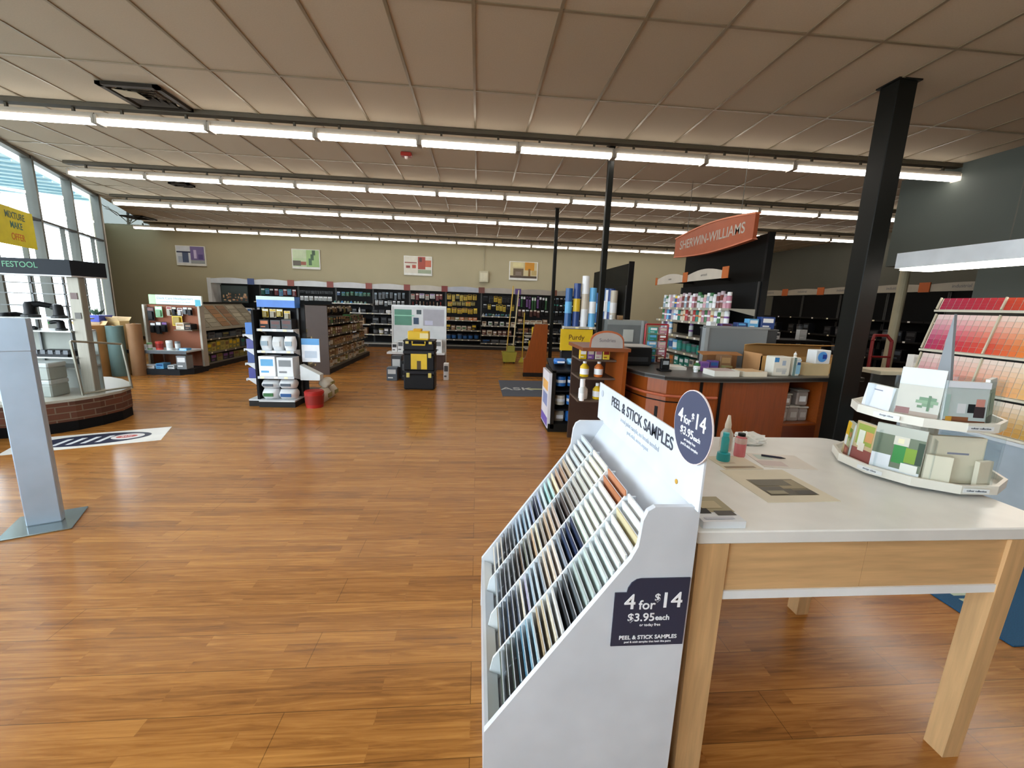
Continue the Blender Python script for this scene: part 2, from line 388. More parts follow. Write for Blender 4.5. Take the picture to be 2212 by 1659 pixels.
# vents, alarm, sprinkler drops in the ceiling
def vent(x, y, w, d, label, broken):
    t = thing('ceiling_vent', label, 'vent', (x, y, CZ-.009))
    f = MB(); k = mat('2a241d', .6)
    for a in ((-w/2, w/2, -d/2, -d/2+.05), (-w/2, w/2, d/2-.05, d/2), (-w/2, -w/2+.05, -d/2, d/2), (w/2-.05, w/2, -d/2, d/2)): f.box(*a, -.03, .0, k)
    f.obj('frame', t)
    s = MB()
    for i in range(4):
        q = .10+.055*i
        for sx, sy in ((1, 0), (-1, 0), (0, 1), (0, -1)):
            if sx: s.slab((sx*(w/2-q), -d/2+q, -.028), (0, d-2*q, 0), (-sx*.05, 0, .026), (0, 0, .003), k)
            else: s.slab((-w/2+q, sy*(d/2-q), -.028), (w-2*q, 0, 0), (0, -sy*.05, .026), (0, 0, .003), k)
    s.obj('louvre', t)
    if broken: pp = MB(); pp.slab((-.2, -.2, -.034), (.2, .05, 0), (.02, .14, -.01), (0, 0, .004), mat('a79b83', .7)); pp.obj('loose_panel', t)
vent(-3.5, 5.17, .58, .56, 'dark square air vent with a loose panel above the left front of the shop', True)
vent(-9.4, 13.0, .58, .56, 'dark square air vent far back beside the shop front', False)
vent(-5.6, 8.9, .36, .2, 'small dark air vent between the second and third lamp rows', False)
t = thing('alarm_strobe', 'small red fire alarm strobe on the ceiling behind the nearest lamp row', 'alarm', (-1.03, 6.39, CZ-.009))
b = MB(); b.cbox(-.075, .075, -.05, .05, -.05, 0, mat('8e1f12', .4), .01); b.obj('housing', t)
b = MB(); b.lathe([(.0, -.085), (.02, -.08), (.028, -.05)], mat('e8d8d0', .2)); b.obj('lens', t)

# ------------------------------------------------------------------ pictures, speaker box on the back wall
def picture(x0, x1, z0, z1, label, patches):
    t = thing('framed_picture', label, 'picture', ((x0+x1)/2, YB, (z0+z1)/2), 0, 'pictures on the back wall')
    w, h = x1-x0, z1-z0
    f = MB(); f.box(-w/2, w/2, -.05, 0, -h/2, h/2, mat('e6e6e0', .5)); f.obj('frame', t)
    p = MB()
    for (a, b2, c, d, hx) in patches: p.box(-w/2+.03+a*(w-.06), -w/2+.03+b2*(w-.06), -.054-.0008*(patches.index((a, b2, c, d, hx))), -.049, -h/2+.07+c*(h-.09), -h/2+.07+d*(h-.09), mat(hx, .4))
    p.obj('print', t)
picture(-9.75, -8.85, 2.44, 3.06, 'white framed print in blue and violet at the left of the back wall', [(0, 1, 0, 1, 'd9dee6'), (0, .5, .62, .7, '2c3350'), (.2, .42, .05, .62, '54617f'), (.5, 1, .2, 1, '7b6ca0'), (.62, .72, .3, .8, 'cbbfe0'), (.5, 1, 0, .2, '9fa6a8'), (.78, .95, .25, .55, '5a4d86'), (.05, .2, .05, .4, 'b6c0d0')])
picture(-6.15, -5.25, 2.48, 3.11, 'white framed print with a green chair on the back wall', [(0, 1, 0, 1, 'b9cfa0'), (0, .52, .5, 1, 'c6d6b0'), (0, .3, .05, .35, '5f5648'), (.3, .5, .1, .3, '9a5038'), (.52, 1, 0, 1, '9cc07a'), (.6, .72, .1, .5, '3f6338'), (.68, .8, .4, .75, '35582f'), (.74, .86, .7, .98, '2f4f2a')])
picture(-2.52, -1.58, 2.42, 3.05, 'white framed print in deep red on the back wall', [(0, 1, 0, 1, 'd8d3c4'), (.5, .78, .25, 1, 'a33a22'), (.78, 1, .4, .8, 'c4603f'), (0, .45, .6, .66, '8d3c2a'), (.05, .2, .3, .45, '8a2f22'), (.28, .42, .3, .5, 'b5452d'), (.5, 1, 0, .22, '97a387'), (.55, .65, .7, .95, '5a1d14')])
picture(1.05, 2.04, 2.40, 3.02, 'white framed print with an orange tree at the right of the back wall', [(0, 1, 0, 1, 'c9bd93'), (.1, .5, .7, .95, 'd8d09c'), (.55, .9, .5, 1, 'c98a1a'), (.68, .76, .1, .6, '7d5a22'), (.12, .5, .15, .6, '6b5b45'), (.2, .42, .1, .4, '7f7064'), (0, 1, 0, .14, '4d4034'), (.8, 1, .2, .5, 'b9a26a')])
t = thing('speaker_box', 'small pale grey box on a stem high on the back wall', 'speaker', (.18, YB, 2.46))
b = MB(); b.cbox(-.16, .16, -.13, 0, -.19, .19, mat('bdb79c', .6), .015); b.obj('housing', t)
b = MB(); b.box(-.12, .12, -.136, -.13, -.14, .13, mat('d2cdb4', .7)); b.obj('grille', t)
b = MB(); b.tube([(0, -.04, .19), (0, -.04, CZ-2.47)], .012, mat('aaa287', .5)); b.obj('conduit', t)

# yellow banner hung inside the shop window
t = thing('window_banner', 'yellow banner with green and orange lettering hung in the shop window', 'banner', wl(-.13, -.06))
u = Vector((-.4168, .909, 0)); nrm = Vector((.909, .4168, 0))
b = MB(); b.slab(-u*.55+Vector((0, 0, 2.13)), u*1.06, (0, 0, .52), nrm*.002, mat('e6d80f', .6)); b.obj('sheet', t)
for s_, z_, sz, hx in (('MIXTURE', 2.54, .13, '4b6a58'), ('MAKE', 2.41, .13, '3c7a74'), ('OFFER', 2.25, .13, 'd97b1c')):
    text(s_, sz, mat(hx, .6), t, Vector((0, 0, z_))+nrm*.0032-u*.02, u, (0, 0, 1), bold=.004)
# ================================================================== FOREGROUND
# ------------------------------------------------------------------ sample display (peel & stick)
DX0, DX1, DY0, DY1 = .043, .640, 1.05, 1.95
PANELW = mat('ccd1d8', .3)
def sample_display():
    t = thing('sample_display', 'white angled floor display of thin colour samples beside the white table', 'display', (0, 0, 0))
    prof = [(DX0, 0), (DX0, .27), (.452, .845), (.470, .885), (.474, .93), (.477, .965), (.488, .993), (.508, 1.006), (DX1, 1.006), (DX1, 0)]
    for y in (DY0, DY1-.018):
        b = MB(); b.prism(prof, 'y', y, y+.018, PANELW); b.obj('side_panel', t)
    b = MB(); b.box(DX1-.012, DX1, DY0+.018, DY1-.018, .05, 1.006, PANELW); b.obj('back_panel', t)
    b = MB(); b.box(DX0+.002, DX0+.014, DY0+.018, DY1-.018, .0, .262, PANELW); b.slab((DX0+.002, DY0+.018, .25), (.05, 0, -.02), (0, DY1-DY0-.036, 0), (0, 0, .012), PANELW); b.obj('front_lip', t)
    b = MB(); b.slab((.097, DY0+.018, .215), (.445, 0, .64), (0, DY1-DY0-.036, 0), (.008, 0, -.006), PANELW); b.slab((.542, DY0+.018, .855), (.086, 0, .145), (0, DY1-DY0-.036, 0), (.008, 0, -.006), PANELW); b.obj('bed', t)
    DIV = mat('dfe6ea', .25)
    for k in range(1, 4):
        y = DY0+.018+k*(DY1-DY0-.036)/4
        b = MB(); b.prism([(.064, .245), (.097, .215), (.542, .855), (.547, .925), (.507, .925), (.077, .308)], 'y', y-.004, y+.004, DIV); b.obj('divider', t)
    h = MB(); h.slab((.622, DY0-.02, 1.0), (0, 1.0, 0), (0, 0, .182), (.006, 0, 0), mat('d3dae2', .35)); h.obj('header_board', t)
    INK = mat('39404e', .5); FAINT = mat('b9c3d0', .5)
    text('PEEL & STICK SAMPLES', .062, INK, t, (.6205, 1.52, 1.132), (0, -1, 0), (0, 0, 1), bold=.0012)
    text('a real paint sample, no brush needed', .026, FAINT, t, (.6205, 1.50, 1.083), (0, -1, 0), (0, 0, 1))
    text('peel, stick, move, repeat', .022, FAINT, t, (.6205, 1.50, 1.052), (0, -1, 0), (0, 0, 1))
    m = MB(); m.tube([(.621, 1.975, 1.135), (.619, 1.975, 1.135)], .016, FAINT, 12); m.obj('emblem', t)
    # round price sign at the near end of the header
    d = MB(); n = 40; c = (1.098, 1.226); r = .106
    ring = lambda x, q: [(x, c[0]+q*math.cos(2*math.pi*i/n), c[1]+q*math.sin(2*math.pi*i/n)) for i in range(n)]
    d.loft([ring(.612, r), ring(.616, r)], mat('e2d3cf', .4)); d.loft([ring(.6112, r*.975), ring(.6121, r*.975)], mat('434962', .5))
    pd = d.obj('round_price_sign', t); pd['label'] = 'round dark blue price sign on the header'
    W = mat('eef0f4', .5)
    T = lambda s, sz, y, z, **k: text(s, sz, W, pd, (.6104, y, z), (0, -1, 0), (0, 0, 1), **k)
    T('4', .058, c[0]+.066, c[1]+.019, bold=.002); T('for', .034, c[0]+.026, c[1]+.012, bold=.001); T('$', .028, c[0]-.003, c[1]+.030, bold=.001); T('14', .062, c[0]-.043, c[1]+.021, bold=.002)
    T('$3.95', .034, c[0]+.022, c[1]-.022, bold=.001); T('each', .020, c[0]-.036, c[1]-.026, bold=.0006); T('or today free', .012, c[0], c[1]-.045); T('peel & stick samples', .012, c[0], c[1]-.060)
    # square price sign on the near side panel
    s = MB(); PX0, PX1, PZ0, PZ1 = .412, .634, .562, .785
    s.prism([(PX0, PZ0), (PX1, PZ0), (PX1, PZ1), (PX0+.075, PZ1)]+[(PX0+.035+.04*(1-math.cos(a))*1, PZ1-.045+.045*math.sin(a)) for a in (R(70), R(45), R(20), 0)]+[(PX0+.032, PZ1-.045), (PX0, PZ1-.045)], 'y', DY0-.004, DY0-.0005, NAVY)
    ps = s.obj('price_sign', t); ps['label'] = 'square dark blue price sign on the near side'
    T2 = lambda q, sz, x, z, **k: text(q, sz, W, ps, (x, DY0-.0046, z), (1, 0, 0), (0, 0, 1), **k)
    T2('4', .068, .459, .708, bold=.002); T2('for', .042, .511, .698, bold=.001); T2('$', .034, .541, .722, bold=.001); T2('14', .070, .583, .711, bold=.002)
    T2('$3.95', .037, .497, .657, bold=.001); T2('each', .024, .562, .655, bold=.0008); T2('or today free', .012, .526, .632); T2('PEEL & STICK SAMPLES', .0178, .524, .590, bold=.0006); T2('peel & stick samples that look like paint', .009, .524, .575)
    g = MB(); g.tube([(.621, 1.165, 1.032), (.619, 1.165, 1.032)], .008, mat('c79a3e', .4), 10); g.obj('sticker_dot', t)
sample_display()
cols = [  # far column first, each list from the top of the slope down
 'c9d2d4 cfd4d2 d2d6d2 c5cccc c9c8c2 d8d6cc b8a48c a98b74 b79a82 e0c694 ead8b4 b6d8d2 a8cfcc bcdcd8 c8d6d8 9fa8c0 252a40 8f9ab4 bccbd6 c5d8e4 8fa8b8 b0c6d8 7a8ca0 a8bccc 60686e 3a3a3c 1f1c1c 4c3a30 cfc2ae e8e0d0 dcd6c8 b9b4aa'.split(),
 'eceada e6e2cc efece0 d4d2c6 cfccc0 c6c4b8 bcb8ae a8a49c 8d857c 6a645e 4e4440 33302e bba89a d6c6b4 c9b29a b8a086 9f9488 d8cfb4 e8e0c0 c4a888 8c8c84 707468 b0b4a8 6c5846 3d3a38 52565c 80848c 3c4454 2a2c3a 5a6470 9aa4a8 b8bcb8'.split(),
 'c0805c b4744e f2efe4 f4f2ea f0ece0 e6eadc efeee0 e4eae0 d9e4d6 e9e6cc 1f2d4a 243454 2c3c58 5a6472 8c949c e0d2c4 dcccb8 cfc0ac c4b49c 9aa4ac c2d0d8 a6b8c4 d8d2e4 b4b0c4 e2d8c4 586478 404a5c d6d4bc 35506c 2a4058 8c8470 b8b09c'.split(),
 'f4f2ec efeee8 cfc29a f2f0ea eceae2 e9e8de dde2de d2dcd8 cad6d2 c4d0cc bccac4 b4c2bc a8b6b0 8f9c98 5c6468 3a4044 2c3034 d8d6d0 e2dccc d4ccb8 c2b498 b09c7c 8c7c60 a8c4d0 7fa8bc 5888a0 2c4c58 244048 3c4c44 2a342e 4c5c50 6c7c74'.split()]
COLN = ['first', 'second', 'third', 'fourth']
sl = Vector((.445, 0, .64)); SLD = sl.normalized(); PERP = Vector((-.82, 0, .573))
def cname(h):
    r, g, b2, _ = [int(h[i:i+2], 16) for i in (0, 2, 4)]+[0]
    v = (r+g+b2)/3; sat = max(r, g, b2)-min(r, g, b2); d = 'very dark' if v < 60 else 'dark' if v < 105 else 'mid' if v < 165 else 'pale' if v < 215 else 'near white'
    if sat < 14: hue = 'grey'
    elif r >= g >= b2: hue = ('terracotta' if r-b2 > 80 and v > 100 else 'tan' if r-g > 12 else 'cream') if v > 90 else 'brown'
    elif b2 >= g and b2 >= r: hue = 'violet grey' if r > g else 'blue'
    elif g >= r and b2 > r: hue = 'teal green'
    elif g >= r: hue = 'green grey'
    else: hue = 'pink'
    return f'{d} {hue}'
CW = (DY1-DY0-.036)/4
for ci, lst in enumerate(cols):
    lst = [lst[int(q*len(lst)/25)] for q in range(25)]
    yc = DY1-.018-(ci+.5)*CW
    me = {}
    for k, hx in enumerate(lst):
        if hx not in me:
            b = MB(); up = Vector((-.10, 0, 1)).normalized()*.098; thick = Vector((.0075, 0, .0012))
            b.slab((0, -CW/2+.010, 0), (0, CW-.020, 0), up, thick*.5, mat(hx, .55)); b.slab(Vector((.0038, -CW/2+.010, .001)), (0, CW-.020, 0), up*1.0, thick*.35, PANELW); me[hx] = b.mesh('paint_sample')
        o = bpy.data.objects.new('paint_sample', me[hx]); COL.objects.link(o)
        f = .985-(k+.5)/len(lst)*.97
        o.location = Vector((.097, yc+random.uniform(-.002, .002), .220))+sl*f+Vector((-.004, 0, .004))
        tag(o, f'{cname(hx)} paint sample, {"top" if k == 0 else "bottom" if k == 24 else ORD[k] if k < 14 else ORD[24-k]+" from the bottom"} in the {["far", "second", "third", "near"][ci]} display column', 'sample', 'samples in the angled display')

# ------------------------------------------------------------------ white table
TT = .91
def white_table():
    t = thing('display_table', 'white topped wooden table with splayed legs beside the angled sample display', 'table', (1.28, 1.54, 0))
    X0, X1, Y0, Y1 = .66-1.28, 1.905-1.28, 1.082-1.54, 2.0-1.54
    def rr(x0, x1, y0, y1, r0, r1):
        p = []
        for (cx, cy, a, r) in ((x0+r0, y0+r0, 180, r0), (x1-r1, y0+r1, 270, r1), (x1-r1, y1-r1, 0, r1), (x0+r0, y1-r0, 90, r0)):
            for k in range(7): p.append((cx+r*math.cos(R(a+15*k)), cy+r*math.sin(R(a+15*k))))
        return p
    b = MB(); P = rr(X0, X1, Y0, Y1, .012, .09); Q = rr(X0+.004, X1-.004, Y0+.004, Y1-.004, .01, .088)
    b.loft([[(x, y, TT-.042) for x, y in Q], [(x, y, TT-.038) for x, y in P], [(x, y, TT-.004) for x, y in P], [(x, y, TT) for x, y in Q]], mat('e2e3e0', .28)); b.obj('tabletop', t)
    LX0, LX1, LY0, LY1 = .668-1.28, 1.79-1.28, 1.085-1.54, 1.88-1.54
    z1 = TT-.042; z0 = .675
    for nm, q in (('apron', (LX0+.10, (LX0+LX1)/2-.001, LY0+.012, LY0+.034)), ('apron', ((LX0+LX1)/2+.001, LX1-.072, LY0+.012, LY0+.034)), ('apron', (LX0+.1, LX1-.1, LY1-.034, LY1-.012)), ('apron', (LX0+.012, LX0+.034, LY0+.1, LY1-.1)), ('apron', (LX1-.034, LX1-.012, LY0+.1, LY1-.1))):
        b = MB(); b.box(*q, z0+.028, z1, MAPLE); b.obj(nm, t)
    b = MB(); b.box(LX0+.095, LX1-.075, LY0+.006, LY0+.04, z0, z0+.028, WHITE); b.obj('edge_strip', t)
    # legs: wide at the top, tapering and leaning slightly inwards
    def leg(xo, yo, sx, sy, w):
        b = MB(); T_ = [(xo, yo), (xo+sx*w, yo), (xo+sx*w, yo+sy*w), (xo, yo+sy*w)]
        bx, by, bw = xo+sx*.026, yo+sy*.012, w*.88
        B_ = [(bx, by), (bx+sx*bw, by), (bx+sx*bw, by+sy*bw), (bx, by+sy*bw)]
        b.loft([[(x, y, 0) for x, y in B_], [(x, y, z1) for x, y in T_]], MAPLEZ); b.obj('leg', t)
    leg(LX0, LY0, 1, 1, .098); leg(LX1, LY0, -1, 1, .074); leg(LX1, LY1, -1, -1, .074); leg(LX0, LY1, 1, -1, .098)
white_table()

# ------------------------------------------------------------------ two-tier brochure carousel
ACR = glass('clear_acrylic', (.93, .96, .97)); TRAY = mat('e8e6dc', .3)
KC = Vector((1.865, 1.555, TT))
def carousel():
    t = thing('brochure_carousel', 'white two tier round brochure stand on the right end of the white table', 'brochure stand', KC)
    def tier(z, r, nm):
        b = MB(); n = 12
        for (r0, r1, za, zb) in ((0, r, z, z), (r, r, z, z+.034), (r, r-.012, z+.034, z+.034), (r-.012, r-.012, z+.034, z+.012), (r-.012, 0, z+.012, z+.012)):
            A = [(r0*math.cos(R(30*i+12)), r0*math.sin(R(30*i+12)), za) for i in range(n)]; B = [(r1*math.cos(R(30*i+12)), r1*math.sin(R(30*i+12)), zb) for i in range(n)]
            b.loft([A, B], TRAY, caps=False)
        o = b.obj(nm, t)
        for a, s_ in ((195, 'design ideas'), (262, 'colour collection')):
            u = Vector((-math.sin(R(a)), math.cos(R(a)), 0)); c_ = Vector((math.cos(R(a)), math.sin(R(a)), 0))
            q = MB(); q.slab(c_*(r+.0005)*1.0-u*.045+Vector((0, 0, z+.010)), u*.09, (0, 0, .016), c_*.001, WHITE); lb = q.obj('tray_label', o); lb['label'] = 'small white paper label'
            text(s_, .010, mat('5a6472', .5), o, c_*(r+.0022)+Vector((0, 0, z+.018)), u, (0, 0, 1))
    tier(.012, .272, 'lower_tray'); tier(.238, .235, 'upper_tray')
    b = MB(); b.tube([(0, 0, .0), (0, 0, .27)], .06, TRAY, 16); b.tube([(0, 0, .26), (0, 0, .38)], .05, TRAY, 16); b.obj('post', t)
    b = MB(); b.lathe([(.12, 0), (.12, .012), (.0, .012)], TRAY, n=24); b.obj('foot', t)
    b = MB(); b.prism([(-.075, .30), (.0, .30), (-.012, .56), (-.022, .665), (-.036, .56)], 'x', .018, .030, mat('8b9198', .5)); b.obj('fin', t)
    for z, r in ((.026, .255), (.252, .222)):
        for a in (165, 194, 233, 283, 320):
            d = Vector((math.cos(R(a)), math.sin(R(a)), 0)); q = MB()
            q.slab(d*.07+Vector((0, 0, z)), d*(r-.075), (0, 0, .17), Vector((-d.y, d.x, 0))*.003, ACR); q.obj('divider', t)
carousel()
def brochure(a, r, z, w, h, dep, label, patches, tilt=8, base='e9ebe8', cat='brochure'):
    t = thing('brochure', label, cat, KC+Vector((r*math.cos(R(a)), r*math.sin(R(a)), z)), R(a+90), 'brochures in the carousel')
    k = math.tan(R(tilt))
    b = MB(); b.slab((-w/2, 0, 0), (w, 0, 0), (0, k*h, h), (0, dep, 0), mat(base, .45)); b.obj('booklet', t)
    if patches:
        p = MB()
        for i, (x0, x1, z0, z1, hx) in enumerate(patches):
            e = .0006+.0004*i
            p.slab((-w/2+x0*w, k*h*z0-e, h*z0), ((x1-x0)*w, 0, 0), (0, k*h*(z1-z0), (z1-z0)*h), (0, -.0003, 0), mat(hx, .4))
        p.obj('cover_print', t)
    return t
room = [(0, 1, 0, 1, 'b9c6c6'), (0, 1, 0, .12, '7a4a33'), (.1, .6, .12, .2, '8d5a3c'), (.55, .72, .3, .5, '24282c'), (.3, .5, .28, .5, 'd8dce0'), (.7, .95, .2, .45, '3a3036'), (.72, .92, .45, .62, 'c88a80'), (.05, .2, .05, .2, 'd29c3a'), (0, .1, .2, .7, 'a4bdb8'), (0, 1, .86, 1, 'dfe5ee')]
plant = [(0, 1, 0, .68, 'c4c4ba'), (.0, 1, 0, .16, 'a08f80'), (.02, .35, .1, .22, '8a5c58'), (.5, .62, .25, .3, '5a7a58'), (.45, .95, .34, .40, '7a9a78'), (.52, .9, .40, .46, '5f8663'), (.6, .85, .28, .34, '6c8f6c'), (.72, .78, .2, .5, '4f7450'), (0, 1, .68, 1, 'd4e0ee')]
green = [(0, 1, 0, 1, '6d7a64'), (0, 1, .8, 1, 'b9beb4'), (.42, .68, .25, .62, '2f8a3e'), (.66, .88, .3, .6, '7fa32c'), (.4, .7, .62, .8, 'd8d6c8'), (.48, .6, .66, .76, 'eae4c2'), (0, .4, 0, .38, 'e4ebf2'), (0, 1, 0, .14, 'dfe8ee'), (.62, .95, .1, .28, 'e9ece6'), (.88, 1, .3, .75, '25402a')]
flower = [(0, 1, 0, 1, 'cfc39a'), (.0, .55, .55, 1, 'e0b52a'), (.1, .45, .3, .6, 'e8ecf0'), (.5, .9, .5, .85, '7d9c3a'), (.6, .8, .25, .55, 'b8c79c'), (.35, 1, 0, .3, '8f4e42'), (.5, .8, .1, .25, 'b46a58'), (.7, .95, .6, .75, 'c98a62')]
grn2 = [(0, 1, 0, 1, '93a79d'), (0, 1, .78, 1, 'b9c1cc'), (.1, .8, .02, .2, '4a4c46'), (.05, .2, .2, .7, 'b4c9bd'), (.3, .9, .3, .7, '82988c')]
cream = [(0, 1, 0, 1, 'dcd8c4'), (.32, .72, .62, .66, '8a90a4')]
whtc = [(0, 1, 0, 1, 'e2e7ef'), (.3, .6, .80, .84, '8a90a4')]
UZ, LZ = .253, .027
brochure(173, .200, UZ, .14, .11, .02, 'low white brochure at the left of the upper carousel tier', whtc)
brochure(214, .190, UZ, .125, .20, .012, 'tall brochure with a leafy plant on the upper carousel tier', plant, 4)
brochure(256, .190, UZ, .138, .165, .012, 'brochure with a room picture on the upper carousel tier', room, 4)
brochure(299, .185, UZ, .125, .175, .012, 'grey green brochure at the right of the upper carousel tier', grn2, 4)
brochure(150, .232, LZ, .09, .15, .015, 'brochure with yellow flowers at the left of the lower carousel tier', flower, 3)
brochure(176, .228, LZ, .10, .175, .012, 'brochure with tulips beside the yellow one on the lower carousel tier', [(0, 1, 0, 1, 'c9b48c'), (.1, .9, .45, .95, '97a84c'), (.2, .5, .4, .8, 'dfe4d4'), (0, 1, 0, .35, '93504a'), (.55, .9, .55, .8, 'd29a62'), (.3, .6, .3, .5, 'e3ddd0')], 3)
brochure(208, .228, LZ, .152, .195, .012, 'brochure with green glassware on the lower carousel tier', green, 3)
brochure(258, .192, LZ, .185, .18, .02, 'wide cream brochure at the back of the lower carousel tier', cream, 2, 'dcd8c4')
brochure(238, .240, LZ, .075, .11, .014, 'small cream leaflet in front at the middle of the lower carousel tier', [(0, 1, 0, 1, 'e4e2cf')], 2, 'e4e2cf')
brochure(278, .236, LZ, .07, .10, .014, 'small cream leaflet in front at the right of the lower carousel tier', [(0, 1, 0, 1, 'e0ddca')], 2, 'e0ddca')

# ------------------------------------------------------------------ things lying on the table
t = thing('dispenser_bottle', 'teal bottle on a round base beside the round price sign', 'bottle', (1.085, 1.66, TT))
b = MB(); TEAL = mat('2aa6b0', .3); b.lathe([(0, 0), (.026, 0), (.028, .012), (.026, .036), (.012, .04)], TEAL, n=20); b.obj('base', t, smooth=True)
b = MB(); b.lathe([(.014, .038), (.016, .042), (.016, .10), (.012, .112), (.012, .118)], mat('3fb3b8', .2), n=18); b.obj('bottle', t, smooth=True)
b = MB(); b.lathe([(.013, .112), (.013, .127), (0, .128)], mat('39c3d0', .3), n=16); b.obj('cap', t, smooth=True)
t = thing('spray_bottle', 'clear bottle with a pale nozzle behind the pink one', 'bottle', (1.180, 1.80, TT))
b = MB(); b.lathe([(0, 0), (.026, 0), (.028, .01), (.028, .08), (.014, .105), (.012, .115)], mat('c9c3b8', .2), n=18); b.obj('bottle', t, smooth=True)
b = MB(); b.lathe([(.014, .108), (.014, .125), (.009, .15), (.006, .168), (0, .168)], mat('e7dccb', .4), n=14); b.obj('nozzle', t, smooth=True)
t = thing('sanitizer_bottle', 'pink liquid bottle with a black cap on the white table', 'bottle', (1.195, 1.715, TT))
b = MB(); b.lathe([(0, 0), (.022, 0), (.024, .006), (.024, .082), (.016, .094), (.012, .098)], mat('d6757c', .25), n=18); b.obj('bottle', t, smooth=True)
b = MB(); b.lathe([(.024, .062), (.0245, .064), (.0245, .086), (.024, .088)], mat('dcb9b2', .4), n=18); b.obj('label_band', t)
b = MB(); b.lathe([(.016, .096), (.016, .108), (0, .109)], BLACK, n=14); b.obj('cap', t, smooth=True)
def crumple(x, y, r, h, seed, label):
    rnd = random.Random(seed); bm = bmesh.new(); bmesh.ops.create_icosphere(bm, subdivisions=3, radius=1)
    for v in bm.verts:
        k = 1+rnd.uniform(-.22, .22); v.co = Vector((v.co.x*r*k*1.35, v.co.y*r*k, max(0, v.co.z*.9+.55)*h*k))
    me = bpy.data.meshes.new('plastic_wrap'); bm.to_mesh(me); bm.free(); me.materials.append(mat('e3e6e4', .35))
    o = bpy.data.objects.new('plastic_wrap', me); COL.objects.link(o); o.location = (x, y, TT); tag(o, label, 'plastic wrap')
crumple(1.37, 1.905, .055, .035, 3, 'crumpled white plastic wrap behind the bottles')
def sheet(x0, y0, ux, uy, w, h, th, label, base, patches=(), cat='paper', name='paper_sheet', z=TT):
    t = thing(name, label, cat, (x0, y0, z)); u = Vector((ux, uy, 0)).normalized(); v = Vector((-u.y, u.x, 0))
    b = MB(); b.slab((0, 0, 0), u*w, v*h, (0, 0, th), mat(base, .55)); b.obj('sheet', t)
    if patches:
        p = MB()
        for i, (a, b2, c, d, hx) in enumerate(patches): p.slab(u*a*w+v*c*h+Vector((0, 0, th+.0003+.0003*i)), u*(b2-a)*w, v*(d-c)*h, (0, 0, .0002), mat(hx, .35))
        p.obj('print', t)
    return t
sheet(1.010, 1.262, 1, .02, .275, .285, .0022, 'cream sheet with a dark photograph in the middle of the table', 'd9d2bd', [(.17, .86, .17, .66, '6b6248'), (.18, .6, .18, .42, '45402f'), (.5, .84, .36, .62, '8f8260'), (.2, .7, .45, .64, '57503a'), (.6, .85, .18, .3, '39352a'), (.2, .45, .2, .3, '8a8468')])
sheet(1.035, 1.556, 1, .03, .17, .15, .0022, 'pale sheet behind the photograph sheet with a brown strip', 'd6cdb8', [(.05, .85, .06, .2, '8d7c62'), (.1, .5, .4, .5, 'bfae98')])
sheet(1.225, 1.585, 1, -.15, .22, .17, .0016, 'white paper under the dark pen', 'dcd7cf', [(.0, .5, .1, .45, 'c9b8b4'), (.1, .4, .55, .9, 'b7c6bf')])
t = thing('pen', 'dark pen lying on the white table', 'pen', (1.3, 1.70, TT+.0065))
b = MB(); b.tube([(0, .012, 0), (.07, -.022, 0)], .0045, mat('20203a', .4), 8); b.obj('barrel', t)
b = MB(); b.tube([(.07, -.022, 0), (.086, -.030, 0)], [.004, .001], mat('2a2a2c', .3), 8); b.obj('tip', t)
m_ = sheet(.685, 1.10, 1, 0, .135, .165, .022, 'thick white magazine stack at the near left corner of the table', 'e0e5ea', [(0, 1, .35, 1, '9d9474'), (0, .4, .3, .6, '23211f'), (.5, .95, .22, .40, '3a352e'), (.3, .8, .5, .8, 'b9ad8a'), (.1, .8, .08, .16, 'c2c6d2')], 'magazines', 'magazine_stack')

# ------------------------------------------------------------------ colour chip rack and its canopy lamp at the right
FX = 4.05
def rack():
    t = thing('color_chip_rack', 'tall sloping rack of paint colour strips at the right edge', 'rack', (FX, 2.2, 0))
    Y0, Y1 = 1.35-2.2, 3.60-2.2
    CR = mat('cfc8ae', .4)
    b = MB(); b.box(.02, .60, Y0, Y1, 0, .64, mat('a7b4bd', .5)); b.obj('base', t)
    b = MB(); b.box(-.03, .62, Y0, Y1, .64, .665, mat('d3dbe0', .4)); b.obj('base_top', t)
    b = MB(); b.prism([(.10, .665), (.60, .665), (.60, 1.745), (.30, 1.745)], 'y', Y0+.01, Y1-.01, mat('2b2a28', .6)); b.obj('body', t)
    return t, Y0, Y1
rk, RY0, RY1 = rack()
tiers = [(.685, .935, .0, .03), (.975, 1.245, .01, .06), (1.285, 1.60, .02, .10), (1.645, 1.745, .06, .09)]
PW = .545
hues = ['b02a5a c3203a d8442a', 'd2452a e07a2c e6b13c', 'e9c83a d8d04a b9c85a', '8fb45a 5a9a5a 4a8a7a']
def mixhex(a, b2, f):
    A = [int(a[i:i+2], 16) for i in (0, 2, 4)]; B = [int(b2[i:i+2], 16) for i in (0, 2, 4)]
    return ''.join(f'{int(x+(y-x)*f):02x}' for x, y in zip(A, B))
tone = ['f2d9a0', 'f3efdd', 'fff4e4', 'b52030']
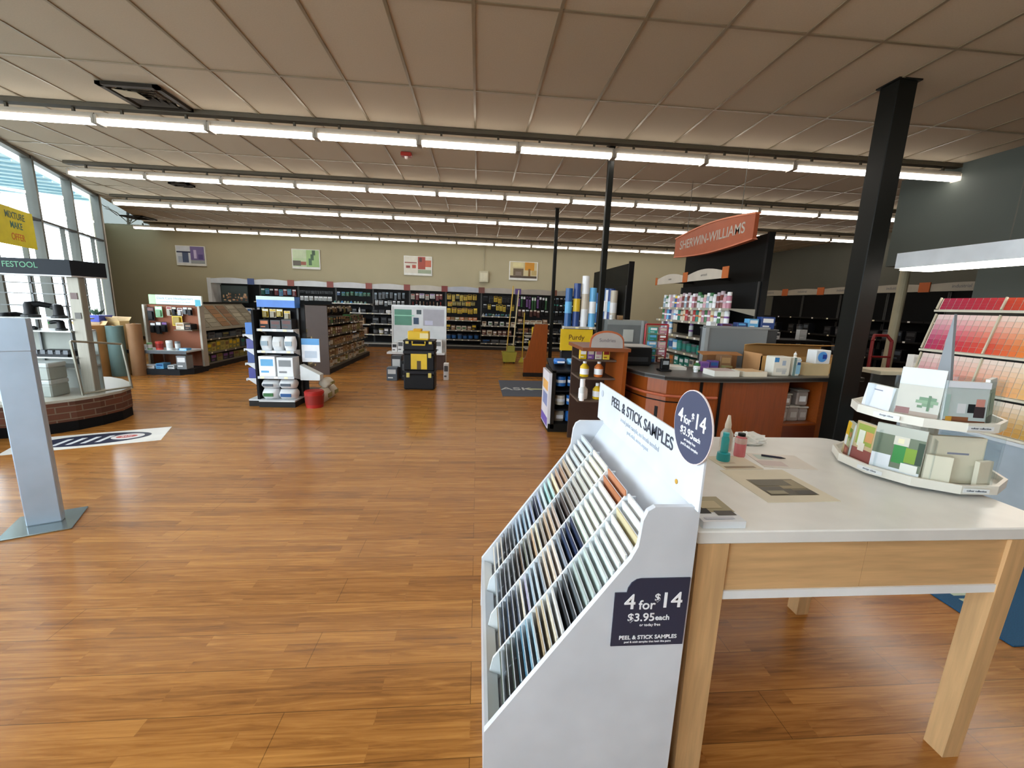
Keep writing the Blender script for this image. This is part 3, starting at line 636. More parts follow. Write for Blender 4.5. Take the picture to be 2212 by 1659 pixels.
for ti, (z0, z1, dx0, dx1) in enumerate(tiers):
    x0, x1 = .035+dx0+ti*.03, .035+dx1+ti*.03
    b = MB(); b.slab((x0, RY0+.01, z0-.002), (x1-x0, 0, z1-z0), (0, RY1-RY0-.02, 0), (.012, 0, -.004), mat('d8d2c2', .5)); b.obj('panel', rk)
    b = MB(); b.box(x0-.03, x0+.02, RY0, RY1, z0-.022, z0-.004, mat('d5d0bd', .4)); b.obj('ledge', rk)
    for pi in range(4):
        ya = RY1-.012-(pi)*(PW-.07)
        b = MB(); b.slab((x0-.008, ya-.010 if pi else ya, z0), (x1-x0, 0, z1-z0), (0, .012, 0), (-.012, 0, .006), mat('cfcbb2', .4)); b.obj('upright', rk)
    hu = hues
    for pi in range(4):
        ya = RY1-.02-pi*(PW-.07); ns = 9; cw = (PW-.09)/ns
        ca, cb, cc = hues[pi].split()
        for si in range(ns):
            f = si/(ns-1); base = mixhex(ca, cb, f*2) if f < .5 else mixhex(cb, cc, f*2-1)
            if ti == 3: base = mixhex(base, ['b01838', 'cc3a18', 'd88a20', '7a9a30'][pi], .5)
            if ti == 1: base = mixhex(base, 'ecd9b4', .45)
            if ti == 0: base = mixhex(base, '9a7a3a', .55)
            s = MB(); nb = 7 if ti < 3 else 4; L = Vector((x1-x0, 0, z1-z0)); yo = ya-si*cw
            for q in range(nb):
                g = q/(nb-1)
                hx = mixhex(base, 'fbf1e6', max(0, (g-.1)/.9)*.85) if ti < 3 else mixhex(base, '8a1030', .2*(1-g))
                a = L*(q/nb); s.slab(a+Vector((0, -cw+.003, 0)), (0, cw-.004, 0), L/nb*.96, (-.0012, 0, .0005), mat(hx, .5))
            o = s.obj('color_strip'); o.location = Vector((FX+x0-.002, 2.2+yo, z0))
            tag(o, f'{ORD[si]} colour strip of the {ORD[pi]} panel, {["bottom", "third", "second", "top"][ti]} tier of sloping rack', 'color strip', 'colour strips in the sloping rack')
t = thing('canopy_lamp', 'long white lit canopy hung on cables above the colour rack', 'lamp', (4.43, 3.0, 2.05))
b = MB(); b.box(-.01, .36, -2.2, 1.27, .02, .175, mat('d7dde2', .4)); b.obj('fascia', t)
b = MB(); b.box(.0, .34, -2.15, 1.22, -.004, .019, mat('fff6e8', .4, 0, 'plain', 13)); b.obj('diffuser', t)
for y in (-1.2, .45):
    b = MB(); b.tube([(.17, y, .175), (.17, y, CZ-2.052)], .004, mat('55524a', .5), 6); b.obj('cable', t)
    b = MB(); b.lathe([(.0, .78), (.018, .80), (.012, .85), (0, .86)], mat('e8e8e4', .3), .17, y, 10); b.obj('cable_grip', t)
# blue door mat in front of the rack
t = thing('floor_mat', 'blue floor mat with white lettering behind the table', 'mat', (2.62, 1.55, 0))
b = MB(); b.cbox(0, .92, 0, 1.55, 0, .009, mat('0f4f78', .8, 0, 'fabric'), .004); b.obj('carpet', t)
u = (0, -1, 0)
for i, s_ in enumerate(('ASK SHERWIN', 'WILLIAMS')):
    text(s_, .19, mat('b7c7b4', .8), t, (.17+.22*i, .80, .0102), u, (1, 0, 0), bold=.004)
# ================================================================== STOCK: shapes of goods
_pm = {}
def hexdark(h, f): return ''.join(f'{int(int(h[i:i+2], 16)*f):02x}' for i in (0, 2, 4))
def goods_mesh(kind, c1, c2, w, h, d):
    key = (kind, c1, c2, round(w, 3), round(h, 3), round(d, 3))
    if key in _pm: return _pm[key]
    b = MB(); A = mat(c1, .4); B = mat(c2, .45); sm = False
    if kind == 'carton':
        b.cbox(-w/2, w/2, -d/2, d/2, 0, h, A, min(.004, w*.05)); b.box(-w*.38, w*.38, -d/2-.0012, -d/2+.001, h*.52, h*.86, B); b.box(-w*.38, w*.1, -d/2-.0012, -d/2+.001, h*.18, h*.28, B)
    elif kind == 'bottle':
        r = w/2; b.lathe([(0, 0), (r*.92, 0), (r, h*.03), (r, h*.6), (r*.45, h*.78), (r*.36, h*.82)], A, n=14); b.lathe([(r*1.01, h*.15), (r*1.01, h*.5)], B, n=14); b.lathe([(r*.42, h*.81), (r*.42, h*.98), (0, h)], B, n=12); sm = True
    elif kind == 'spray_can':
        r = w/2; b.lathe([(0, 0), (r, 0), (r, h*.74), (r*.72, h*.80)], A, n=14); b.lathe([(r*1.01, h*.34), (r*1.01, h*.46)], B, n=14); b.lathe([(r*.86, h*.78), (r*.86, h*.98), (r*.8, h), (0, h)], B, n=14); sm = True
    elif kind == 'pail':
        r = w/2; b.lathe([(0, 0), (r*.86, 0), (r*.98, h*.9), (r, h*.9), (r, h*.94), (r*.9, h*.94), (r*.9, h), (0, h)], A, n=18); b.lathe([(r*.905, h*.2), (r*.975, h*.75)], B, n=18)
        b.tube([(r*math.cos(a)*1.02, -r*1.02*math.sin(a)*.55-.0, h*.86-r*.9*math.sin(a)*.7) for a in [math.pi*i/8 for i in range(9)]], .003, mat('9a9a96', .4, .6), 5); sm = True
    elif kind == 'hang_pack':
        b.box(-w/2, w/2, -.004, 0, -h, 0, A); b.box(-w*.42, w*.42, -.0052, -.004, -h*.26, -h*.05, B); b.cbox(-w*.36, w*.36, -d, -.004, -h*.93, -h*.33, mat(hexdark(c1, .7), .35), w*.06)
        b.tube([(0, -.03, -.006), (0, .06, -.006)], .0025, STEEL, 5)
    elif kind == 'brush':
        b.tube([(0, -.01, 0), (0, -.012, -h*.14), (0, -.012, -h*.4), (0, -.012, -h*.5)], [w*.12, w*.20, w*.10, w*.3], A, 8); b.box(-w/2, w/2, -.012-d*.3, -.012+d*.3, -h*.68, -h*.5, STEEL)
        b.loft([[(-w/2, -.012-d*.28, -h*.68), (w/2, -.012-d*.28, -h*.68), (w/2, -.012+d*.28, -h*.68), (-w/2, -.012+d*.28, -h*.68)], [(-w*.55, -.014, -h), (w*.55, -.014, -h), (w*.55, -.010, -h), (-w*.55, -.010, -h)]], B)
        b.tube([(0, -.03, -.006), (0, .06, -.006)], .0025, STEEL, 5)
    elif kind == 'roller_sleeve':
        r = d/2; n = 12
        b.loft([[(-w/2, r*math.cos(2*math.pi*i/n)-r, -h/2+r*math.sin(2*math.pi*i/n)) for i in range(n)], [(w/2, r*math.cos(2*math.pi*i/n)-r, -h/2+r*math.sin(2*math.pi*i/n)) for i in range(n)]], A)
        b.box(-w*.3, w*.3, -2*r-.001, -2*r+.003, -h/2-r*.5, -h/2+r*.5, B); b.tube([(0, -r, -h/2+r), (0, -r, -.004), (0, .06, -.004)], .0025, STEEL, 5)
    elif kind == 'bag':
        n = 6; rings = []
        for i in range(n+1):
            f = i/n; k = math.sin(math.pi*min(max(f, .06), .94))**.5
            rings.append([(w/2*(.82+.18*k)*math.cos(a)*abs(math.cos(a))**-.35 if abs(math.cos(a)) > .01 else 0, d/2*k*math.sin(a)*abs(math.sin(a))**-.3 if abs(math.sin(a)) > .01 else 0, h*f) for a in [2*math.pi*j/16+.2 for j in range(16)]])
        b.loft(rings, A); b.box(-w*.3, w*.3, -d/2-.003, -d/2+.01, h*.34, h*.66, B); sm = True
    elif kind == 'roll':
        r = w/2; b.lathe([(r*.3, h), (r*.3, 0), (r, 0), (r, h), (r*.3, h)], A, n=14); b.lathe([(r*1.005, h*.35), (r*1.005, h*.65)], B, n=14)
    elif kind == 'tray':
        b.loft([[(-w*.42, -d*.42, 0), (w*.42, -d*.42, 0), (w*.42, d*.42, 0), (-w*.42, d*.42, 0)], [(-w/2, -d/2, h), (w/2, -d/2, h), (w/2, d/2, h), (-w/2, d/2, h)], [(-w*.47, -d*.47, h), (w*.47, -d*.47, h), (w*.47, d*.47, h), (-w*.47, d*.47, h)], [(-w*.4, -d*.4, h*.1), (w*.4, -d*.4, h*.1), (w*.4, d*.4, h*.1), (-w*.4, d*.4, h*.1)]], A)
    _pm[key] = b.mesh(kind, sm); return _pm[key]
CNAME = {'d6b21c': 'yellow', 'e0c23a': 'yellow', '8a1f1a': 'red', 'a8201c': 'red', 'c0392b': 'red', '1c5590': 'blue', '2468b4': 'blue', '22407e': 'dark blue', '3a3f8a': 'violet blue', '5fa8d8': 'light blue', 'e8eaec': 'white', 'dfe2e4': 'white', 'cfd2d2': 'pale grey', 'c8bfae': 'cream', 'd8cba8': 'cream', '1c1d20': 'black', '202226': 'black', '2d2f33': 'charcoal', '3b3d42': 'charcoal', '5b5f63': 'grey', '7d8286': 'grey', '9a9d9c': 'grey',
         '1f7a6a': 'teal', '2b8f86': 'teal', '2f6b3a': 'green', '4f9a4a': 'green', '8fcf9a': 'pale green', '7a5a3c': 'brown', '6a4a30': 'brown', '9a7a52': 'tan', 'b08a5a': 'tan', 'c46a2a': 'orange', 'd4762a': 'orange', '7a4f92': 'violet', '5b3f86': 'violet', 'b0788a': 'pink', 'c99aa4': 'pink', 'b0a0a8': 'mauve', '4a5560': 'slate', '38424e': 'slate', '5e7488': 'slate blue', '8fa3b0': 'grey blue', '857f4a': 'olive', '6e6a3c': 'olive', 'a89a52': 'mustard', '5a2a22': 'maroon', '6e3028': 'maroon'}
KN = {'carton': 'carton', 'bottle': 'bottle', 'spray_can': 'spray can', 'pail': 'paint pail', 'hang_pack': 'carded pack', 'brush': 'paint brush', 'roller_sleeve': 'roller sleeve', 'bag': 'bag', 'roll': 'roll', 'tray': 'roller tray'}
NGOODS = 0
def goods(kind, c1, c2, w, h, d, loc, rz, where, group):
    global NGOODS
    NGOODS += 1
    o = bpy.data.objects.new(kind, goods_mesh(kind, c1, c2, w, h, d)); COL.objects.link(o); o.location = loc; o.rotation_euler = (0, 0, rz)
    GOODS.append((o, CNAME[c1], KN[kind], where))
    return tag(o, f'{CNAME[c1]} {KN[kind]} {where}', KN[kind].split()[-1], group)
GOODS = []
def number_goods():
    """where several goods of one look stand in a row, say which one it is, counted from the viewer's left"""
    rows = {}
    for g in GOODS: rows.setdefault(g[0]['label'], []).append(g)
    for lst in rows.values():
        if len(lst) < 2: continue
        lst.sort(key=lambda g: math.atan2(g[0].location.x, g[0].location.y))
        for i, (o, c, k, w) in enumerate(lst):
            l = f'{ORD[i]} {c} {k} from left {w}'
            if len(l.split()) > 16: l = f'{ORD[i]} {c} {k} {w}'
            o['label'] = l
def xf(org, rz, x, y, z):
    c, s = math.cos(rz), math.sin(rz); return Vector((org[0]+x*c-y*s, org[1]+x*s+y*c, org[2]+z))
RND = random.Random(21)
def shelf_row(org, rz, x0, x1, y, z, items, where, group, gap=.01, hmax=9):
    """stand goods side by side from x0 to x1 on a shelf; items cycles (kind, c1, c2, w, h, d)"""
    x = x0; i = 0
    while True:
        k, c1, c2, w, h, d = items[i % len(items)] if i < len(items) else RND.choice(items); i += 1
        if x+w > x1: break
        if k: goods(k, c1, c2, w, min(h*RND.choice((.9, 1, 1, 1.08)), hmax), d, xf(org, rz, x+w/2, y+d/2, z), rz, where, group)
        x += w+gap*RND.choice((.6, 1, 1.5))
def peg_row(org, rz, x0, x1, y, z, items, where, group, gap=.02):
    x = x0; i = 0
    while True:
        k, c1, c2, w, h, d = items[i % len(items)] if i < len(items) else RND.choice(items); i += 1
        if x+w > x1: break
        if k: goods(k, c1, c2, w, h*RND.choice((.88, 1, 1, 1.1)), d, xf(org, rz, x+w/2, y-.062, z-RND.choice((0, 0, .02))), rz, where, group)
        x += w+gap*RND.choice((.6, 1, 1.4))
def price_rail(shelf, w, y, z, mt, tags, seed):
    rnd = random.Random(seed)
    b = MB(); b.box(.0, w, y-.012, y, z-.03, z+.004, mt); b.obj('price_rail', shelf)
    for k in range(tags):
        x = (k+.5+rnd.uniform(-.25, .25))*w/tags
        q = MB(); q.box(x-.025, x+.025, y-.0145, y-.012, z-.028, z+.002, mat(['efe9c6', 'f3f3ee'][k % 2], .5)); q.obj('price_tag', shelf)
def fixture(name, label, cat, org, rz, W, D, H, shelves, back='1c1d1f', metal=SHELF, group=None, base_h=.12, uprights=True, tags=3, peg=None, base_c='2a2a2a', end=None):
    t = thing(name, label, cat, org, rz, group)
    b = MB(); b.box(0, W, .0, D, 0, base_h-.02, mat(base_c, .6)); b.obj('base', t)
    b = MB(); b.box(0, W, -.0, D, base_h-.02, base_h, metal); b.obj('base_deck', t)
    b = MB(); b.box(.0, W, D-.03, D, base_h, H, mat(back, .7)); b.obj('back_panel', t)
    if uprights:
        for x in (.0, W-.025):
            b = MB(); b.box(x, x+.025, D-.045, D-.029, base_h, H, mat('3a3a38', .5)); b.obj('upright', t)
    for i, (z, y0) in enumerate(shelves):
        b = MB(); b.box(.005, W-.005, y0, D-.03, z-.02, z, metal)
        b.prism([(y0+.02, z-.02), (D-.03, z-.02), (D-.03, z-.09)], 'x', .005, .012, metal); b.prism([(y0+.02, z-.02), (D-.03, z-.02), (D-.03, z-.09)], 'x', W-.012, W-.005, metal)
        s = b.obj('shelf', t)
        price_rail(s, W, y0, z-.002, metal, tags, i+int(W*100))
    if end:
        b = MB(); b.box(-.02, 0, -.02, D, 0, H, mat(end, .5)); b.obj('end_panel', t)
    return t
def valance(t, W, y, z, h, sag, col='c9cacc', bracket='a8543a', txt=None, br=True):
    """curved sign board along the top front of a bay, with a coloured block at its end"""
    n = 10; top = [(W*i/n, z+h*.62+sag*math.sin(math.pi*i/n)) for i in range(n+1)]
    b = MB(); b.prism([(W, z)]+[(0, z)]+top, 'y', y-.012, y, mat(col, .4)); v = b.obj('valance', t)
    if txt: text(txt, h*.42, mat('5a5d66', .5), v, (W/2, y-.0135, z+h*.42), (1, 0, 0), (0, 0, 1))
    if br:
        b = MB(); b.box(W-.10, W+.10, y-.03, y-.0125, z-.01, z+h*.85, mat(bracket, .5)); b.obj('valance_block', t)
    b = MB(); b.box(.02, .05, y, .5, z+.01, z+.05, mat('2a2a2a', .5)); b.obj('valance_arm', t)

# ================================================================== LEFT SIDE
# ------------------------------------------------------------------ brushed stand near the camera
t = thing('floor_stand', 'slim grey metal stand on a square foot plate at the left edge', 'stand', (-2.86, 2.82, 0), R(27))
b = MB(); b.cbox(-.175, .165, -.17, .17, 0, .010, mat('9aa3a2', .16, .8), .003); b.obj('foot_plate', t)
b = MB(); b.cbox(-.085, .085, -.03, .03, .010, 1.36, mat('a3b3c4', .4, .3), .006); b.obj('column', t)
b = MB(); b.cbox(-.087, .087, -.034, .034, 1.16, 1.365, mat('a6b7c9', .4, .3), .006); b.obj('head', t)

# ------------------------------------------------------------------ curved brick display platform
arc = [(-4.36, 5.55), (-4.30, 5.32), (-4.34, 5.08), (-4.43, 4.88), (-4.57, 4.71), (-4.76, 4.59), (-5.0, 4.53), (-5.3, 4.5)]
back = [(-5.42, 4.52), (-6.0, 5.72), (-5.85, 6.05), (-5.5, 6.2), (-5.12, 6.2), (-4.86, 6.06), (-4.58, 5.83)]
t = thing('brick_platform', 'low curved brick platform with a grey stone top along the shop front', 'platform', (-4.9, 5.4, 0))
def brickwall(path, z0, z1, o):
    me = o; mt = brick_material(); v = []; f = []; uv = []; s = 0
    for i, p in enumerate(path):
        if i: s += (Vector(path[i])-Vector(path[i-1])).length
        v += [(p[0]+4.9, p[1]-5.4, z0), (p[0]+4.9, p[1]-5.4, z1)]; uv += [(s, z0), (s, z1)]
        if i: f.append((2*i-2, 2*i, 2*i+1, 2*i-1))
    m = bpy.data.meshes.new('brick_face'); m.from_pydata(v, [], f); m.materials.append(mt)
    l = m.uv_layers.new(name='UVMap')
    for poly in m.polygons:
        for li in poly.loop_indices: l.data[li].uv = uv[m.loops[li].vertex_index]
    ob = bpy.data.objects.new('brick_face', m); COL.objects.link(ob); ob.parent = o
loop = arc+back[::1]
brickwall(loop+[loop[0]], .115, .335, t)
b = MB(); b.prism([((x+4.9)*.985, (y-5.4)*.985) for x, y in loop], 'z', 0, .115, mat('0d0d0f', .7)); b.obj('kick', t)
b = MB(); b.prism([((x+4.9)*1.012, (y-5.4)*1.012) for x, y in loop], 'z', .335, .362, mat('a39f92', .35, 0, 'wall')); b.obj('stone_top', t)
PZ = .362
# ------------------------------------------------------------------ tool display on the platform
t = thing('tool_display', 'tall grey tool display with a dark banner top on the brick platform', 'display', (-4.95, 5.12, PZ))
b = MB(); b.box(-.75, .52, -.05, .40, 1.335, 1.50, mat('10171f', .6)); h = b.obj('banner_box', t)
text('FESTOOL', .085, mat('2f7a52', .5), h, (.02, -.0515, 1.43), (1, 0, 0), (0, 0, 1), bold=.002)
b = MB(); b.box(-.75, .52, -.05, .40, 1.322, 1.335, mat('c8ccd0', .3)); b.obj('banner_strip', t)
for x in (-.72, .36):
    b = MB(); b.cbox(x, x+.13, .06, .14, 0, 1.322, mat('8a8578', .45, .2, 'metal'), .006); b.obj('post', t)
b = MB(); b.box(.385, .455, .054, .06, 1.08, 1.15, mat('5a3f3a', .5)); b.obj('badge', t)
b = MB(); b.box(.40, .465, .054, .06, .86, .93, mat('4a443f', .5)); b.obj('badge', t)
for z in (.30, .42, .72, .86):
    b = MB(); b.box(-.60, .36, .02, .34, z-.015, z, mat('a9aca8', .35, .3, 'metal')); b.obj('shelf', t)
for z in (.98, 1.12, 1.24):
    b = MB(); b.box(-.60, .36, .30, .315, z, z+.012, mat('6f7472', .4)); b.obj('rail', t)
for x in (-.25, .1):
    b = MB(); b.box(x, x+.02, .30, .32, .3, 1.32, mat('6b6f70', .4)); b.obj('rib', t)
b = MB(); b.box(-.60, .36, .33, .345, .0, .70, mat('8d9189', .5)); b.obj('back_board', t)
def loc(p): return Vector((-4.95, 5.12, PZ))+Vector(p)
def sander(p, rz, s, label):
    t = thing('power_tool', label, 'tool', loc(p), rz, 'black tools on the tool display'); K = mat('161719', .4)
    b = MB(); b.tube([(0, 0, .03*s), (0, 0, .06*s), (0, 0, .12*s), (0, 0, .15*s)], [.05*s, .045*s, .045*s, .03*s], K, 14); b.tube([(0, 0, .12*s), (.07*s, 0, .13*s), (.16*s, 0, .11*s)], [.035*s, .03*s, .026*s], K, 10); b.obj('body', t, smooth=True)
    b = MB(); b.lathe([(0, 0), (.07*s, 0), (.07*s, .02*s), (.04*s, .035*s), (0, .035*s)], mat('2e3032', .5), n=16); b.obj('pad', t)
    b = MB(); b.tube([(.16*s, 0, .11*s), (.19*s, 0, .105*s)], .02*s, mat('3f8a4a', .4), 8); b.obj('green_switch', t)
sander((.14, .16, .86), 2.6, 1.0, 'black rotary tool at the right of the upper shelf of the tool display')
sander((-.16, .16, .86), .5, 1.15, 'black rotary tool at the left of the upper shelf of the tool display')
sander((.16, .14, .72), 3.0, .75, 'small black tool at the right of the second shelf of the tool display')
t = thing('vacuum_hose', 'coiled black hose on the second shelf of the tool display', 'hose', loc((-.22, .12, .735)))
b = MB(); b.tube([(.10*math.cos(a), .075*math.sin(a), .006*a/6.28) for a in [i*.3 for i in range(44)]], .014, mat('1a1b1d', .5), 7); b.obj('hose', t, smooth=True)
b = MB(); b.tube([(.10, 0, 0), (.14, -.01, .0)], .018, mat('2c2e30', .4), 8); b.obj('nozzle', t)
sander((-.42, .15, .72), 1.2, 1.2, 'large black tool beside the coiled hose on the tool display')
def sys_box(p, w, d, h, label, lid='aab0ae'):
    t = thing('tool_case', label, 'case', loc(p), 0, 'grey tool cases'); G = mat('8f9690', .45)
    b = MB(); b.cbox(-w/2, w/2, -d/2, d/2, 0, h*.72, G, .012); b.obj('body', t)
    b = MB(); b.cbox(-w/2-.004, w/2+.004, -d/2-.004, d/2+.004, h*.73, h, mat(lid, .4), .012); b.obj('lid', t)
    b = MB(); b.box(-.03, .03, -d/2-.016, -d/2-.004, h*.55, h*.83, mat('2f6b52', .4)); b.obj('latch', t)
sys_box((.06, -.09, .0), .40, .22, .19, 'lower grey tool case standing on the brick platform')
sys_box((.06, -.09, .191), .40, .22, .19, 'upper grey tool case stacked on the brick platform')
t = thing('battery_tray', 'dark tray of small tools above the grey cases', 'tray', loc((.06, .17, .42)))
b = MB(); b.box(-.2, .2, -.12, .12, 0, .06, mat('1c1e22', .5)); b.obj('tray', t)
b = MB(); [b.box(-.16+.08*k, -.11+.08*k, -.125, -.09, .03, .075, mat('4c5158', .4)) for k in range(5)]; b.obj('insert', t)
t = thing('metal_frame', 'square tube metal frame at the right end of the brick platform', 'frame', loc((.44, -.06, 0)))
b = MB(); q = mat('8f8d80', .3, .8, 'metal'); b.tube([(.03, -.02, 0), (-.01, -.02, .62)], .014, q); b.obj('front_post', t)
b = MB(); b.tube([(.22, .42, 0), (.17, .42, .55)], .014, q); b.obj('rear_post', t)
b = MB(); b.tube([(-.01, -.02, .62), (.17, .42, .55)], .012, q); b.obj('top_bar', t)
b = MB(); b.tube([(.03, -.02, .02), (.22, .42, .02)], .012, q); b.obj('bottom_bar', t)
b = MB(); b.lathe([(.0, 0), (.016, 0), (.016, .075), (0, .075)], WHITE, n=12); o = b.obj('white_cylinder', loc=loc((-.04, -.40, 0))); tag(o, 'small white cylinder standing at the front of the brick platform', 'cylinder')

# ------------------------------------------------------------------ rolls and cartons by the window
def roll_stand(x, y, r, h, hx, label, kind='paper_roll'):
    t = thing(kind, label, 'roll', (x, y, 0), 0, 'rolls standing by the window')
    b = MB(); b.lathe([(r*.25, h), (r*.25, .0), (r, 0), (r, h), (r*.25, h)], mat(hx, .7), n=20); b.obj('roll', t, smooth=True)
    b = MB(); b.lathe([(r*.16, -.0), (r*.24, 0), (r*.24, h+.01), (r*.16, h+.01)], CARD, n=12); b.obj('core', t)
def tall_carton(x, y, w, d, h, hx, label):
    t = thing('tall_carton', label, 'carton', (x, y, 0), R(-12), 'tall cartons by the window')
    b = MB(); b.box(-w/2, w/2, -d/2, d/2, 0, h, mat(hx, .8)); b.obj('box', t)
    for s in (-1, 1):
        q = MB(); q.slab((-w/2, s*d/2, h), (w, 0, 0), (0, s*.05, .07), (0, .002, .002), mat('d9b98a', .8)); q.obj('flap', t)
tall_carton(-6.92, 8.12, .30, .28, .93, 'b98a52', 'tall brown carton with open flaps at the left of the rolls by the window')
roll_stand(-6.62, 8.25, .125, .92, '5f7a78', 'grey green roll standing between the cartons by the window')
roll_stand(-6.36, 8.35, .11, .96, '8a6440', 'brown paper roll standing by the corner of the window')
tall_carton(-6.80, 8.50, .42, .18, 1.0, 'd2b27c', 'pale wide carton standing behind the rolls')
t = thing('storage_bin', 'blue bin on the sill of the shop front', 'bin', tuple(wl(1.45, -.34)[:2])+(.0,))
b = MB(); b.box(-.14, .14, -.14, .14, 0, .98, mat('b49a78', .7)); b.obj('pedestal', t)
b = MB(); b.loft([[(-.12, -.12, .98), (.12, -.12, .98), (.12, .12, .98), (-.12, .12, .98)], [(-.15, -.15, 1.10), (.15, -.15, 1.10), (.15, .15, 1.10), (-.15, .15, 1.10)]], mat('4a58b8', .4)); b.obj('tub', t)
b = MB()
for k in range(26):
    a = k*2.4; l = .10+.05*math.sin(k); p = Vector((.05*math.cos(a), .05*math.sin(a), 1.10)); d = Vector((math.cos(a)*.5, math.sin(a)*.5, .8)).normalized(); sd = Vector((-math.sin(a), math.cos(a), 0))*.02
    b.add([p, p+d*l*.5+sd, p+d*l, p+d*l*.5-sd], [(0, 1, 2, 3)], mat('3c5a3c', .6))
b.obj('foliage', t)

# decal on the floor
t = thing('floor_decal', 'white floor sticker with a dark oval beside the brick platform', 'decal', (-4.0, 4.54, 0), R(24))
b = MB(); b.box(-.60, .60, -.25, .28, 0, .0022, mat('e9e6e0', .35)); b.obj('sheet', t)
b = MB(); el = lambda rx, ry, z, cx=0: [(cx+rx*math.cos(2*math.pi*i/40), .02+ry*math.sin(2*math.pi*i/40), z) for i in range(40)]
b.loft([el(.47, .20, .0022), el(.47, .20, .0027)], mat('242c44', .4)); b.obj('oval', t)
b = MB()
for k in range(4): b.slab((-.30+.11*k, -.10, .0028), (.045, 0, 0), (.07, .21, 0), (0, 0, .0003), mat('dfe2e6', .4))
b.loft([el(.14, .10, .0028, .27), el(.14, .10, .0031, .27)], mat('e4e0de', .4)); b.loft([el(.09, .05, .0031, .26), el(.09, .05, .0034, .26)], mat('c0504a', .4)); b.obj('emblem', t)
text('SIX', .07, mat('e4e0de', .4), t, (.26, .02, .0038), (1, 0, 0), (0, 1, 0))
# ================================================================== BACK WALL BAYS
BW = 1.222; BX = -8.44; BD = .55; BYF = YB-.02-BD
G = 'goods on the back wall bays'
Y1, Y2, RD, RD2, BL, BL2, LB, WH, WH2, PG, CR, BK, BK2, CH, GR, GR2, TE, GN, BR, TN, OR, VI, SL, GB, OL, MU, MA = 'd6b21c', 'e0c23a', '8a1f1a', 'a8201c', '1c5590', '2468b4', '5fa8d8', 'e8eaec', 'dfe2e4', 'cfd2d2', 'c8bfae', '1c1d20', '202226', '2d2f33', '5b5f63', '7d8286', '1f7a6a', '2f6b3a', '7a5a3c', '9a7a52', 'c46a2a', '7a4f92', '4a5560', '8fa3b0', '857f4a', 'a89a52', '5a2a22'
def hp(c1, c2, w=.12, h=.2, d=.035): return ('hang_pack', c1, c2, w, h, d)
def ct(c1, c2, w=.16, h=.2, d=.18): return ('carton', c1, c2, w, h, d)
def bt(c1, c2, w=.09, h=.24): return ('bottle', c1, c2, w, h, w)
def pl(c1, c2, w=.17, h=.19): return ('pail', c1, c2, w, h, w)
def bg(c1, c2, w=.22, h=.26, d=.14): return ('bag', c1, c2, w, h, d)
def bs(c1, c2, w=.09, h=.26): return ('brush', c1, c2, w, h, .03)
def rs(c1, c2, w=.22, h=.10, d=.06): return ('roller_sleeve', c1, c2, w, h, d)
def sc(c1, c2, w=.068, h=.21): return ('spray_can', c1, c2, w, h, w)
